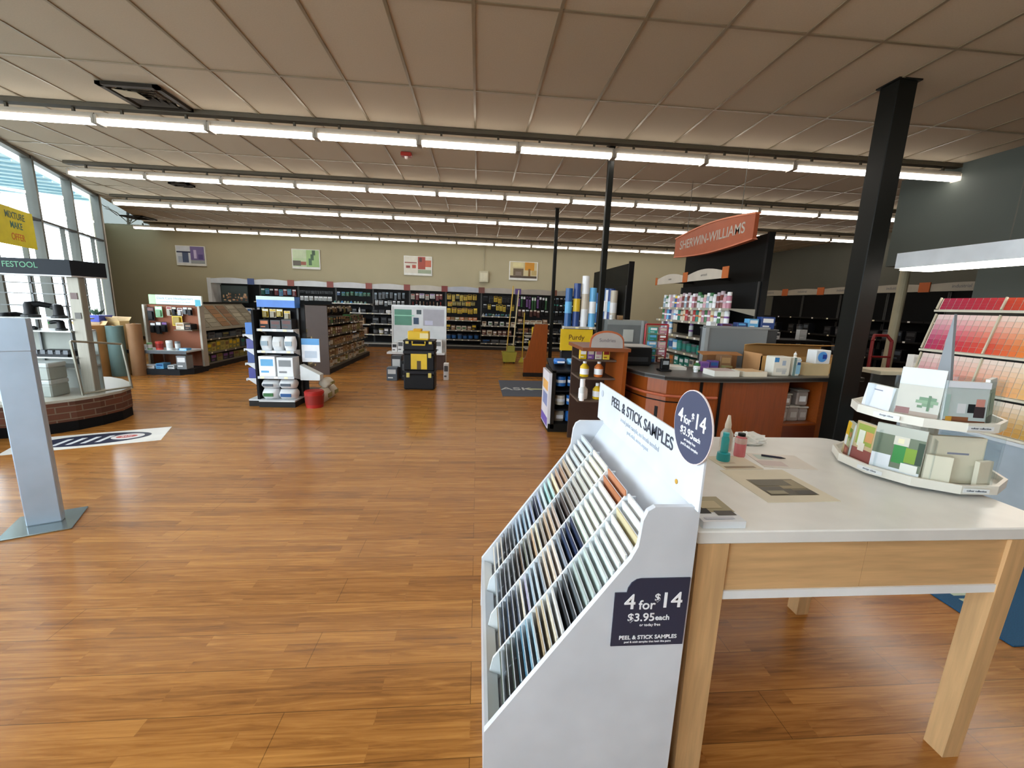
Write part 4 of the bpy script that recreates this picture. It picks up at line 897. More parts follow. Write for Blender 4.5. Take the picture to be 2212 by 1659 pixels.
bays = [  # (words, valance, block, pegs [(z, items)], shelves [(z, items)])
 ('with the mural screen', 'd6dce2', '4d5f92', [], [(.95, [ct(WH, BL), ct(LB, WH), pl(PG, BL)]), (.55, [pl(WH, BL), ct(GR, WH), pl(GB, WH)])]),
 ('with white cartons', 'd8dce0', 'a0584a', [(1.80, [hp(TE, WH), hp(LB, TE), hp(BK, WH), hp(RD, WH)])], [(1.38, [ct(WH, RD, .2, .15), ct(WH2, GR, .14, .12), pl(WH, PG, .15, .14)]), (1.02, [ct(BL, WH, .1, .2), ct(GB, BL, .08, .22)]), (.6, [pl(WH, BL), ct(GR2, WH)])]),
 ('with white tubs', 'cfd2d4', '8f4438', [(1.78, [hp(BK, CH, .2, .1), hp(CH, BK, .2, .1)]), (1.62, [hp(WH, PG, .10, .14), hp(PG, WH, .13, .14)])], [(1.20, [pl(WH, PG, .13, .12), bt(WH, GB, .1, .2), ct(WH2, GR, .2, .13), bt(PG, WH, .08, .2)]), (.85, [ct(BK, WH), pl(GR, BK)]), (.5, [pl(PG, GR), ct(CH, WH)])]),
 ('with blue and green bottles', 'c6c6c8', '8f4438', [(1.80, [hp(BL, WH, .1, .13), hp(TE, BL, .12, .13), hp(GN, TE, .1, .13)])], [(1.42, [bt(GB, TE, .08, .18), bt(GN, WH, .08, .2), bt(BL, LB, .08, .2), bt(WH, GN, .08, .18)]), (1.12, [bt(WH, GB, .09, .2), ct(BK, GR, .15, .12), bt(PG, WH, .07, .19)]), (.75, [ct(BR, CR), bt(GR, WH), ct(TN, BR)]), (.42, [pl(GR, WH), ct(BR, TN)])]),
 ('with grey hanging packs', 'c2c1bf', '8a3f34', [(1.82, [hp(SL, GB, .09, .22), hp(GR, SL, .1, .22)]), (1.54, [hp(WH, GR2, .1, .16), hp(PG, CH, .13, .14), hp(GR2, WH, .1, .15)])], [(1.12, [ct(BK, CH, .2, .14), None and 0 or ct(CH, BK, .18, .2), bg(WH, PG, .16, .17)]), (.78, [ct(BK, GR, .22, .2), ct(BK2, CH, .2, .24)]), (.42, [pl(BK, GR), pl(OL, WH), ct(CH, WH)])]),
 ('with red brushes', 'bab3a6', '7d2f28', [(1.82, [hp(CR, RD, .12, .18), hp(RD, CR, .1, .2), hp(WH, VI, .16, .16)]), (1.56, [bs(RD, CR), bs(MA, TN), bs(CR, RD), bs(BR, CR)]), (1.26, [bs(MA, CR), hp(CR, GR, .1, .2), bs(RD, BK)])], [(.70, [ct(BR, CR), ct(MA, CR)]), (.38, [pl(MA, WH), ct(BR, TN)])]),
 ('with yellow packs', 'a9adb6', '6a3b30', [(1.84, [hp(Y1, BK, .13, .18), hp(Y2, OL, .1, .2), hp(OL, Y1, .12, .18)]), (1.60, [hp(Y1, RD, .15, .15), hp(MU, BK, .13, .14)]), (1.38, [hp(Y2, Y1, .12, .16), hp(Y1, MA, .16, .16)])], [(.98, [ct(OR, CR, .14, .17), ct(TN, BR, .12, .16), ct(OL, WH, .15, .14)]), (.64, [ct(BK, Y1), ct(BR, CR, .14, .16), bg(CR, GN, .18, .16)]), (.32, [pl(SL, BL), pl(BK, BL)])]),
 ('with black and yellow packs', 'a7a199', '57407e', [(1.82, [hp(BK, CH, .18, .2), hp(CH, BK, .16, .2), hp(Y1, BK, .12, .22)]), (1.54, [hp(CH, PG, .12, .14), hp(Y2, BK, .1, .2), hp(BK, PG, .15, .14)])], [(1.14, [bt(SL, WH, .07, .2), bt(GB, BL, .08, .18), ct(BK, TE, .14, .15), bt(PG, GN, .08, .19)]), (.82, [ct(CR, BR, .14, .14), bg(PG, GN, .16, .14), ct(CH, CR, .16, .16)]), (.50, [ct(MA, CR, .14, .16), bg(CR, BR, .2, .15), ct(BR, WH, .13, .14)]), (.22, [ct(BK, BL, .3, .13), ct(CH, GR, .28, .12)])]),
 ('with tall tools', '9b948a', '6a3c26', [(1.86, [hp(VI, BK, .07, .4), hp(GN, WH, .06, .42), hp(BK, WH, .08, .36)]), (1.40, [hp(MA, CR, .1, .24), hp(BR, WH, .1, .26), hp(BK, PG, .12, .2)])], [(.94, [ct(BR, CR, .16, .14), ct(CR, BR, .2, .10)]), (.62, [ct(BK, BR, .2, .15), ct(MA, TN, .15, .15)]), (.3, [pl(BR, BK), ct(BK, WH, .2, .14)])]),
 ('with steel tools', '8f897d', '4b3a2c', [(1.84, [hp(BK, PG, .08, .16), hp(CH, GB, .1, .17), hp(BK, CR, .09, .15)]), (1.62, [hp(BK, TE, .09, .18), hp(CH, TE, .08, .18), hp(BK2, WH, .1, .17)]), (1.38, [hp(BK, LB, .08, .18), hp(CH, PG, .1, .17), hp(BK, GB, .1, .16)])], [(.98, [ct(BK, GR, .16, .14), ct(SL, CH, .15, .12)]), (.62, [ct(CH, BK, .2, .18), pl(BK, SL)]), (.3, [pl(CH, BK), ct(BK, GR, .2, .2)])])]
for bi, (words, vc, blk, pegs, shelves) in enumerate(bays):
    ox = BX+bi*BW; org = (ox, BYF, 0)
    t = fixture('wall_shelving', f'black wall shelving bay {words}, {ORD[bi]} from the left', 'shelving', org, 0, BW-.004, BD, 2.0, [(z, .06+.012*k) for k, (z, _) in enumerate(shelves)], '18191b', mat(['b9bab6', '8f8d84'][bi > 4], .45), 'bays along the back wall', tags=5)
    valance(t, BW-.004, -.02, 1.905, .21, .05, vc, blk, None, bi != 9)
    nmb = f'{ORD[bi]} back wall bay from left'
    for k, (z, items) in enumerate(pegs):
        peg_row(org, 0, .05+.02*(k % 2), BW-.05, BD-.03, z, items, f'on the {["top", "second", "third"][k]} pegs, {nmb}', G, .022+.012*random.random())
    for k, (z, items) in enumerate(shelves):
        up = min([zz for zz, _ in shelves if zz > z]+[pegs[-1][0]-.26 if pegs else 1.9]+[1.85])-z-.05
        shelf_row(org, 0, .04, BW-.04, .10+.012*k, z, items, f'on the {["top", "second", "third", "fourth"][k]} shelf, {nmb}', G, .014+.03*random.random(), max(.06, up))
t = thing('mural_screen', 'glowing screen with warm lights in the first bay on the back wall', 'screen', (BX+.17, BYF+.16, 1.30))
b = MB(); b.box(0, .84, 0, .05, 0, .56, mat('1b2324', .4)); b.obj('bezel', t)
b = MB(); b.box(.02, .82, -.002, .0, .02, .54, mat('3b4746', .5)); rnd = random.Random(4)
for k in range(26):
    x, z = rnd.uniform(.04, .74), rnd.uniform(.03, .26); b.box(x, x+rnd.uniform(.03, .08), -.004-.0003*k, -.002, z, z+rnd.uniform(.03, .09), mat(rnd.choice(['d8b48c', 'b9855e', 'e6d2b0', '9a6a4c', 'c9a68a', '8a5a44']), .5))
b.obj('picture', t)
b = MB(); b.box(BX-.12, BX-.005, BYF-.02, YB-.02, 0, 2.06, mat('dcdfe0', .5)); o = b.obj('wall_divider'); tag(o, 'tall white panel left of the first bay on the back wall', 'panel')

# ================================================================== LEFT GONDOLA AND ITS TWO ENDS
GA = 'goods on the flooring gondola'
org = (-5.60, 9.05, 0); rz = R(90); W = 2.40; D = .50
t = fixture('gondola', 'dark gondola with flooring samples on a sloping top left of the aisle', 'gondola', org, rz, W, D, 1.34, [(.62, .05), (.34, .03)], '2b2a26', mat('6c675c', .5), None, tags=5, end='8a857a')
b = MB(); b.slab((.0, .02, .80), (W, 0, 0), (0, D-.06, .54), (0, .012, -.008), mat('847c6a', .6)); b.obj('sample_board', t)
b = MB(); b.box(0, W, D-.06, D-.02, 1.34, 1.375, mat('23221f', .5)); b.obj('top_cap', t)
shelf_row(org, rz, .05, W-.05, .08, .62, [ct(CH, OL, .26, .10), ct(GR, CH, .22, .12), ct(SL, GR, .24, .1)], 'on the upper shelf of the flooring gondola', GA, .02)
shelf_row(org, rz, .05, 1.5, .06, .34, [ct(MU, OL, .16, .2), ct(OL, Y1, .14, .21), ct(MU, BR, .15, .2)], 'on the middle shelf of the flooring gondola', GA, .01)
shelf_row(org, rz, 1.5, W-.05, .06, .34, [ct(SL, TE, .16, .19), ct(CH, SL, .14, .2)], 'at the far end of the middle shelf of the flooring gondola', GA, .01)
shelf_row(org, rz, .05, W-.05, .06, .12, [ct(OL, MU, .22, .16), ct(CH, VI, .2, .15), ct(OL, BR, .2, .16)], 'on the bottom deck of the flooring gondola', GA, .02)
for k in range(6):
    s = MB(); sv = Vector((0, D-.06, .54)).normalized(); hx = ['8d8674', 'a39a84', '9c6a34', '8a5f36', 'b0a690', '9a927e'][k]
    for q in range(5): s.slab((0, .03, .812)+0*sv if False else Vector((0, .03, .812))+sv*(.06+q*.115), (.30, 0, 0), sv*.10, (0, -.006, .004), mat(hexdark(hx, .86+.07*(q % 3)), .5))
    o = s.obj('flooring_sample', loc=xf(org, rz, .06+k*.385, 0, 0), rz=rz); tag(o, f'{["grey beige", "pale beige", "orange brown", "brown", "light stone", "grey stone"][k]} flooring sample, {ORD[k]} from the near end of the sloping gondola top', 'sample', 'flooring samples on the gondola top')
# end display with deck care goods
EG = 'goods on the deck display'
org = (-6.52, 8.42, 0); W = 1.02
t = thing('end_display', 'dark end display with a pale green sign and brown peg board, left gondola', 'display', org)
b = MB(); b.prism([(0, .12), (.14, -.05), (.86, -.05), (1.02, .12), (1.02, .56), (0, .56)], 'z', 0, .11, mat('23262a', .5)); b.obj('base', t)
b = MB(); b.box(.0, W, .50, .54, .11, 1.31, mat('8a4e30', .7)); b.obj('peg_board', t)
for x in (-.02, W-.02):
    b = MB(); b.box(x, x+.04, .42, .56, .11, 1.31, mat('a9a59a', .5)); b.obj('side_rail', t)
b = MB(); b.box(-.12, 1.0, -.02, .50, .435, .465, mat('c9d2d6', .35)); sh = b.obj('shelf', t)
b = MB(); b.box(-.12, 1.0, -.03, -.02, .405, .468, mat('4a4f54', .4)); b.obj('front_rail', sh)
b = MB(); b.tube([(.3, .40, .11), (.3, .40, .435)], .02, mat('6a3b26', .5)); b.obj('shelf_post', t)
b = MB(); b.tube([(.78, .40, .11), (.78, .40, .435)], .02, mat('6a3b26', .5)); b.obj('shelf_post', t)
b = MB(); b.box(.10, 1.07, .46, .50, 1.325, 1.505, mat('dff0ee', .35)); sg = b.obj('sign', t)
b = MB(); b.box(.10, .22, .457, .46, 1.325, 1.505, mat('a9d69c', .4)); b.obj('sign_art', sg)
b = MB(); b.box(.95, 1.05, .457, .46, 1.30, 1.43, mat('2aa0b8', .4)); b.obj('sign_art', sg)
text('Deck Care Headquarters', .065, mat('6a8fa0', .5), sg, (.58, .4585, 1.44), (1, 0, 0), (0, 0, 1)); text('everything to clean, protect and refresh', .035, mat('8aaab4', .5), sg, (.58, .4585, 1.375), (1, 0, 0), (0, 0, 1))
peg_row(org, 0, .06, .36, .50, 1.28, [hp(BK, MA, .12, .26, .03), ('hang_pack', '8fcf9a', WH, .13, .24, .03)], 'at the top left of the deck display', EG)
peg_row(org, 0, .42, .96, .50, 1.28, [hp(CR, RD, .09, .16), hp(BK, CR, .08, .16), hp(WH, MA, .09, .14), hp(GR, WH, .08, .14)], 'at the top right of the deck display', EG, .015)
peg_row(org, 0, .50, .72, .50, 1.17, [hp(Y1, BK, .19, .26, .04)], 'hanging in the middle of the deck display', EG)
peg_row(org, 0, .08, .46, .50, .98, [hp(BK, WH, .1, .2, .04), hp(CH, WH, .1, .22, .04), hp(BK2, VI, .1, .2, .04)], 'at the lower left of the deck display', EG, .012)
shelf_row(org, 0, .66, .96, .28, .85, [ct(CR, TN, .15, .12), ct(BK, BR, .12, .1)], 'on the small rack of the deck display', EG)
b = MB(); b.box(.64, .98, .24, .50, .83, .848, mat('6d5a44', .5)); b.obj('small_shelf', t)
for x, k, c1, c2, w, h, nm in ((-.02, 'carton', WH, GB, .14, .13, 'at the left end of the shelf'), (.10, 'carton', WH2, LB, .1, .09, 'beside the white carton on the shelf'), (.24, 'pail', '8fcf9a', WH, .09, .13, 'in the middle of the shelf'), (.42, 'pail', 'c0392b', RD, .13, .16, 'on the shelf'), (.60, 'pail', WH, PG, .11, .18, 'beside the red pail on the shelf'), (.75, 'pail', GR2, PG, .09, .17, 'at the right of the shelf'), (.88, 'carton', LB, WH, .14, .04, 'lying flat at the right end of the shelf')):
    goods(k, c1, c2, w, h, w, xf(org, 0, x, .14, .465), 0, f'{nm} of the deck display', EG)
for x, k, c1, c2, w, h, nm in ((.24, 'carton', WH, CR, .24, .06, 'at the left'), (.46, 'carton', LB, BL, .14, .10, 'beside the white carton'), (.66, 'carton', PG, GR, .12, .07, 'in the middle'), (.86, 'carton', GR2, WH, .18, .26, 'at the right')):
    goods(k, c1, c2, w, h, .2, xf(org, 0, x, .12, .11), 0, f'{nm} on the base of the deck display', EG)

# ================================================================== FOUR-SIDED TOWER IN THE AISLE
TG = 'goods on the aisle tower'
org = (-3.06, 6.02, 0); W = .49
t = fixture('display_tower', 'narrow white shelved display tower with a blue sign in the middle of the aisle', 'display', org, 0, W, .34, 1.40, [(1.10, .10), (.80, .07), (.44, .03)], '15161a', mat('cfd3d6', .4), None, base_h=.10, tags=3)
b = MB(); b.box(-.01, W+.01, .16, .34, 1.40, 1.55, mat('3b78d0', .4)); h = b.obj('header', t)
b = MB(); b.box(-.01, W+.01, .157, .16, 1.50, 1.55, mat('c3dcd6', .4)); b.obj('header_band', h)
peg_row(org, 0, .02, W, .30, 1.375, [hp(Y2, WH, .085, .12), hp('d8cba8', Y1, .085, .12)], 'hanging under the blue sign of the aisle tower', TG, .012)
shelf_row(org, 0, .02, W, .13, 1.10, [ct(BK, OR, .13, .13), ct(CH, MA, .14, .14)], 'on the top shelf of the aisle tower', TG)
shelf_row(org, 0, .01, W, .09, .80, [bg(WH, GB, .15, .20, .16), bg('dfe2e4', PG, .15, .19, .16)], 'on the second shelf of the aisle tower', TG, .008)
shelf_row(org, 0, .01, W, .05, .44, [ct(WH, LB, .22, .26, .22), ct('dfe2e4', GR2, .22, .27, .22)], 'on the third shelf of the aisle tower', TG, .015)
shelf_row(org, 0, .01, W, .02, .10, [bg(WH, GN, .22, .15, .26), bg('dfe2e4', BL, .24, .16, .26)], 'lower down on the base of the aisle tower', TG, .01)
shelf_row(org, 0, .01, W, .02, .262, [bg('dfe2e4', SL, .23, .10, .24), bg(WH, SL, .23, .11, .24)], 'on top of the bags on the base of the aisle tower', TG, .01)
# its side towards the middle of the shop
org2 = (-2.52, 6.375, 0); rz2 = R(90); W2 = .62
t = fixture('display_tower', 'dark side of the aisle tower with a poster and a red bin at its foot', 'display', org2, rz2, W2, .46, 1.46, [(.94, .14), (.50, .10)], '1b1712', mat('5d5a50', .5), None, base_h=.10, tags=3, end='1f1f20')
peg_row(org2, rz2, .03, W2, .42, 1.40, [hp(MU, Y1, .13, .2), hp(Y1, OR, .14, .22), hp(OL, MU, .12, .2)], 'on the upper pegs at the side of the aisle tower', TG)
peg_row(org2, rz2, .03, W2, .42, 1.15, [hp(Y1, RD, .14, .18), hp(OR, Y1, .13, .18)], 'on the lower pegs at the side of the aisle tower', TG)
shelf_row(org2, rz2, .24, W2, .18, .94, [ct(OL, CR, .1, .14), ct(GR, OL, .1, .12)], 'on the upper side shelf of the aisle tower', TG)
shelf_row(org2, rz2, .02, W2, .14, .50, [ct('d8cba8', OL, .12, .16), ct(OL, CR, .1, .15)], 'on the lower side shelf of the aisle tower', TG)
t = thing('poster', 'small blue and white poster fixed to the front of the aisle tower', 'poster', (-2.53, 6.25, .63))
b = MB(); b.box(0, .25, 0, .012, 0, .34, mat('e4eaf2', .4)); b.obj('board', t)
b = MB(); b.box(.0, .25, -.002, .0, .25, .34, mat('4f9ad8', .4)); b.obj('print_band', t)
b = MB(); b.box(.04, .21, -.002, 0, .06, .16, mat('b9c8d8', .4)); b.obj('print', t)
t = thing('white_ramp', 'white sloping leaflet holder below the poster on the aisle tower', 'holder', (-2.52, 6.13, .38))
b = MB(); b.prism([(0, 0), (.27, 0), (.27, .08), (0, .22)], 'y', 0, .14, mat('ccd3d4', .4)); b.obj('body', t)
goods('pail', 'a8201c', RD, .27, .24, .27, (-2.33, 6.10, 0.0), 0, 'standing on the floor at the foot of the aisle tower', TG)
for i, (x, y, z, w, h) in enumerate(((-2.33, 6.76, 0.0, .24, .19), (-2.33, 6.47, .0, .24, .2), (-2.33, 6.60, .2, .24, .13))):
    goods('bag', CR, OL, w, h, .2, (x, y, z), R(90), ['standing at the far foot of the aisle tower', 'standing beside the red bin of the aisle tower', 'lying on top of the other cream bags by the aisle tower'][i], TG)
# left side with blue boxes
org3 = (-3.225, 6.42, 0); rz3 = R(-90)
t = fixture('display_tower', 'left side of the aisle tower with blue boxes on small shelves', 'display', org3, rz3, .34, .02+.13, 1.36, [(1.02, 0), (.82, 0), (.62, 0), (.40, 0)], '15161a', mat('c9cdd2', .4), None, base_h=.10, tags=2, uprights=False)
for k, (z, a, b2) in enumerate(((1.02, BL2, WH), (.82, '3a3f8a', WH), (.62, '22407e', CR), (.40, '3a3f8a', VI))):
    shelf_row(org3, rz3, .02, .33, .01, z, [ct(a, b2, .14, .15, .1)], f'on the {["top", "second", "third", "bottom"][k]} shelf at the left of the aisle tower', TG)

# ================================================================== MIDDLE GONDOLA
MG = 'goods on the middle gondola'
org = (-3.04, 8.80, 0); rz = R(90); W = 3.30; D = .55
t = fixture('gondola', 'long dark gondola with many small goods behind the aisle tower', 'gondola', org, rz, W, D, 1.40, [(1.02, .12), (.78, .09), (.54, .06), (.32, .03)], '241a14', mat('575044', .5), None, tags=8, end='3f2d22')
pz = [hp(CR, TN, .16, .14), hp(BR, CR, .14, .13), hp(MU, BR, .12, .18), hp(TN, WH, .15, .15), hp(BK, CR, .13, .16)]
peg_row(org, rz, .05, W-.05, D-.03, 1.37, pz, 'on the pegs of the middle gondola', MG, .03)
for k, (z, it) in enumerate(((1.02, [ct(BK, TN, .14, .13), ct(GN, BR, .12, .14), ct(BR, BK, .16, .12), ct(CH, TN, .13, .13)]), (.78, [ct(BR, CR, .13, .15), ct(OL, BR, .12, .14), ct(MA, CR, .14, .14)]), (.54, [pl(BR, CR, .14, .15), ct(TN, MA, .13, .15), pl(GR, CR, .13, .14)]), (.32, [ct(CR, MA, .15, .14), ct(TN, BR, .14, .15), pl('d8cba8', BR, .14, .14)]), (.12, [pl('d8cba8', OL, .16, .15), ct(CR, TN, .17, .15), pl(TN, CR, .15, .15)]))):
    shelf_row(org, rz, .05, W-.05, .14-.02*k, z, it, f'on the {["top shelf", "second shelf", "third shelf", "fourth shelf", "base deck"][k]} of the middle gondola', MG, .03)

# ================================================================== WHITE STAND AND TOOL CASES
org = (-1.96, 9.62, 0); W = 1.22
t = thing('promo_stand', 'white promotion stand with green and grey panels in front of the back wall', 'display', org)
b = MB(); b.box(0, W, .30, .36, .34, 1.42, mat('d3d8da', .4)); b.obj('back_board', t)
b = MB(); b.box(-.01, W+.01, .285, .37, 1.42, 1.46, mat('e3e8ea', .35)); b.obj('top_rail', t)
for x in (-.012, W-.012):
    b = MB(); b.box(x, x+.024, .28, .37, 0, 1.42, mat('dfe3e3', .4)); b.obj('side_frame', t)
b = MB(); b.box(.05, .44, .296, .30, 1.00, 1.36, mat('4f8a74', .4)); b.obj('green_panel', t)
b = MB(); b.box(.05, .50, .295, .2955, 1.21, 1.235, mat('8fd0b4', .4)); b.box(.48, .60, .296, .30, 1.03, 1.18, mat('1f3d5c', .4)); b.box(.55, .66, .296, .30, 1.26, 1.36, mat('33464a', .4)); b.obj('panel_art', t)
b = MB(); b.box(.70, 1.18, .296, .30, 1.00, 1.38, mat('a9a9b2', .4)); b.box(.74, .92, .293, .296, 1.02, 1.12, mat('c3c6dc', .4)); b.obj('grey_panel', t)
b = MB(); b.box(-.08, W, .0, .30, .36, .40, mat('d9dadb', .4)); b.obj('shelf', t)
b = MB(); b.box(.0, W, .1, .34, .0, .34, mat('4a352c', .6)); b.obj('base', t)
shelf_row(org, 0, .02, .5, .08, .40, [ct(WH, CH, .12, .2), ct('dfe2e4', GR, .13, .24), ct(WH, BK, .11, .18)], 'on the left of the promotion stand', 'goods on the promotion stand')
shelf_row(org, 0, .95, W, .08, .40, [ct(WH, GR2, .2, .3)], 'at the right of the promotion stand', 'goods on the promotion stand')
org4 = (-1.02, 7.62, 0)
def tool_box(z, w, d, h, label, yellow, latch):
    t = thing('tool_box', label, 'tool box', (org4[0], org4[1], z), 0, 'stacked black tool boxes'); K = mat('17181b', .45)
    b = MB(); b.cbox(-w/2, w/2, -d/2, d/2, 0, h*.80, K, .02); b.obj('body', t)
    b = MB(); b.cbox(-w/2-.006, w/2+.006, -d/2-.006, d/2+.006, h*.81, h, mat('202126', .4), .015); b.obj('lid', t)
    for x in latch:
        q = MB(); q.cbox(x-.028, x+.028, -d/2-.022, -d/2-.004, h*.66, h*.90, mat('d3c267', .4), .004); q.obj('latch', t)
    if yellow == 'handle':
        q = MB(); y0 = -d/2-.012; q.tube([(-.11, y0, h*.9), (-.11, y0-.02, h*.58), (.11, y0-.02, h*.58), (.11, y0, h*.9)], .014, mat('d8bb2a', .4), 6); q.obj('handle', t)
    if yellow == 'label':
        q = MB(); q.box(-.14, .14, -d/2-.004, -d/2, .03, h*.92, mat('dcb91e', .45)); q.box(-.035, .035, -d/2-.006, -d/2-.004, .03, h*.5, mat('4a3a14', .5)); q.obj('yellow_label', t)
tool_box(0, .54, .40, .34, 'large black wheeled tool box at the bottom of the stack', None, (-.19, .19))
tool_box(.341, .54, .40, .36, 'black tool box with a tall yellow label in the middle of the stack', 'label', (.19,))
tool_box(.702, .54, .40, .18, 'black tool box with a yellow handle on top of the stack', 'handle', (-.20, .20))
t = thing('yellow_case', 'yellow carton lying on top of the black tool boxes', 'carton', (-1.03, 7.60, .883))
b = MB(); b.cbox(-.19, .17, -.12, .12, 0, .15, mat('e3bb1c', .5), .01); b.obj('box', t)
b = MB(); b.box(.02, .17, -.122, -.12, .03, .12, mat('e8d9a0', .5)); b.obj('label_print', t)
b = MB(); b.cbox(-.10, .04, -.1, .1, .15, .19, mat('dca81a', .5), .01); b.obj('raised_lid', t)
for k, (x, y, h) in enumerate(((-1.62, 8.6, .46), (-1.39, 8.42, .38), (-1.66, 8.35, .26))):
    goods('carton', [CH, BK, SL][k], [PG, GR, PG][k], .2, h, .2, (x, y, 0), 0, ['standing behind the tool boxes, the tallest of three', 'standing behind the tool boxes at the right of three', 'standing behind the tool boxes in front of two others'][k], 'dark cartons behind the tool boxes')
goods('carton', WH, GR, .1, .34, .14, (-.62, 8.5, 0), 0, 'standing alone right of the tool boxes', 'dark cartons behind the tool boxes')
# brooms, poles and mop buckets
def pole(x, y, h, lean, hx, head, label):
    t = thing('broom', label, 'broom', (x, y, 0), 0, 'long handled tools in the aisle end')
    b = MB(); b.tube([(0, 0, .10), (lean*.5, .0, h*.55), (lean, 0, h)], .016, mat(hx, .45), 7); b.obj('handle', t)
    b = MB(); b.prism([(-.10, .0), (.10, .0), (.05, .10), (.02, .14), (-.02, .14), (-.05, .10)], 'y', -.03, .03, mat(head, .6)); b.obj('head', t)
    r = MB(); r.box(-.095, .095, -.022, .022, -.0, .02, mat(hexdark(head, .7), .8)); r.obj('bristles', t)
pole(.80, 11.5, 2.05, .14, 'c9a54a', 'b9b04a', 'yellow handled broom with a yellow head standing upright behind the wooden end unit')
pole(.98, 11.6, 1.95, .12, 'd8cba0', '5a5648', 'pale handled broom standing right of the yellow one')
pole(1.24, 11.40, 1.35, .02, 'b89a2e', 'c2b83a', 'short yellow handled mop beside the two brooms')
t = thing('mop_bucket', 'olive yellow mop bucket standing below the brooms', 'bucket', (.86, 11.2, 0))
b = MB(); b.loft([[(-.16, -.12, .04), (.16, -.12, .04), (.16, .12, .04), (-.16, .12, .04)], [(-.2, -.15, .30), (.2, -.15, .30), (.2, .15, .30), (-.2, .15, .30)], [(-.18, -.13, .30), (.18, -.13, .30), (.18, .13, .30), (-.18, .13, .30)], [(-.14, -.1, .08), (.14, -.1, .08), (.14, .1, .08), (-.14, .1, .08)]], mat('a8a03a', .5)); b.obj('tub', t)
b = MB(); b.box(-.06, .14, -.1, .1, .31, .46, mat('8f8a34', .5)); b.obj('wringer', t)
for sx in (-.13, .13):
    for sy in (-.1, .1):
        q = MB(); q.tube([(sx, sy-.012, .02), (sx, sy+.012, .02)], .02, BLACK, 10); q.obj('caster', t)
# ================================================================== RIGHT SIDE
# ------------------------------------------------------------------ service counter
CF = [(1.62, 4.62), (1.64, 4.34), (1.71, 4.08), (1.84, 3.90), (2.05, 3.83), (2.35, 3.82), (2.70, 3.85), (3.20, 3.93), (3.52, 3.985), (4.10, 4.05)]
CBK = [(4.10, 4.75), (2.45, 4.60), (2.2, 4.75), (2.15, 5.2), (1.62, 5.2)]
t = thing('service_counter', 'long curved cherry wood service counter with a dark grey top behind the white table', 'counter', (0, 0, 0))
def inset(p, d):
    c = Vector((2.8, 4.6)); out = []
    for x, y in p:
        v = Vector((x, y)); q = c-v; out.append(tuple(v+q.normalized()*d))
    return out
b = MB(); b.prism(CF+CBK, 'z', .875, .92, mat('4f4c47', .35)); b.prism([(x, y) for x, y in inset(CF, -.004)]+CBK, 'z', .885, .91, mat('2c2a28', .4)); b.obj('worktop', t)
Fi = inset(CF, .05)
def seg(i0, i1, z0, z1, mt, nm, off=0.0, thick=.03):
    p = inset(CF, .05+off)[i0:i1+1]; q = inset(CF, .05+off+thick)[i0:i1+1]
    b = MB(); b.prism(p+q[::-1], 'z', z0, z1, mt); return b.obj(nm, t)
seg(0, 9, 0, .09, mat('141210', .6), 'kick', .03)
seg(0, 4, .09, .645, CHERRY, 'lower_panel'); seg(0, 4, .66, .875, CHERRY, 'upper_panel')
seg(0, 5, .645, .66, mat('120d0a', .6), 'dark_gap', .012)
seg(4, 5, .09, .875, CHERRY, 'post_panel', -.004); seg(5, 7, .09, .875, CHERRY, 'front_panel')
r = MB(); r.tube([(x, y, .72) for x, y in inset(CF, .012)[0:6]], .014, mat('a8563a', .3), 8); r.obj('hand_rail', t)
for i, f in ((4, .35), (5, .05), (2, .5)):
    P0, P1 = Vector(inset(CF, .046)[i]), Vector(inset(CF, .046)[i+1]); p = P0.lerp(P1, f); d = (P1-P0).normalized()*.03
    b = MB(); b.slab((p.x, p.y, .09), (d.x, d.y, 0), (0, 0, .785 if i != 2 else .5), (-d.y*.2, d.x*-.2, 0), mat('0f0c0a', .6)); b.obj('dark_groove', t)
# open cubby at the right end
b = MB(); A, B = Vector(Fi[7]), Vector(Fi[9]); dv = (B-A).normalized(); nv = Vector((-dv.y, dv.x))
def onc(s, d): q = A+dv*s+nv*d; return (q.x, q.y)
L = (B-A).length
def cub(s0, s1, d0, d1, z0, z1, mt, nm):
    b = MB(); b.prism([onc(s0, d0), onc(s1, d0), onc(s1, d1), onc(s0, d1)], 'z', z0, z1, mt); return b.obj(nm, t)
cub(0, L, .40, .43, .09, .875, mat('5e2a12', .5), 'cubby_back'); cub(0, .03, 0, .40, .09, .875, CHERRYX, 'cubby_side'); cub(.44, .47, 0, .40, .09, .875, CHERRYX, 'cubby_side'); cub(.03, .44, 0, .40, .40, .42, CHERRYX, 'cubby_shelf'); cub(.03, .44, 0, .40, .09, .11, CHERRYX, 'cubby_floor'); cub(.47, L, 0, .03, .09, .875, CHERRY, 'end_front')
cub(.03, .44, 0, .02, .11, .40, mat('5a2711', .45, 0, 'wood'), 'lower_door')
CG = 'clear jars in the counter cubby'
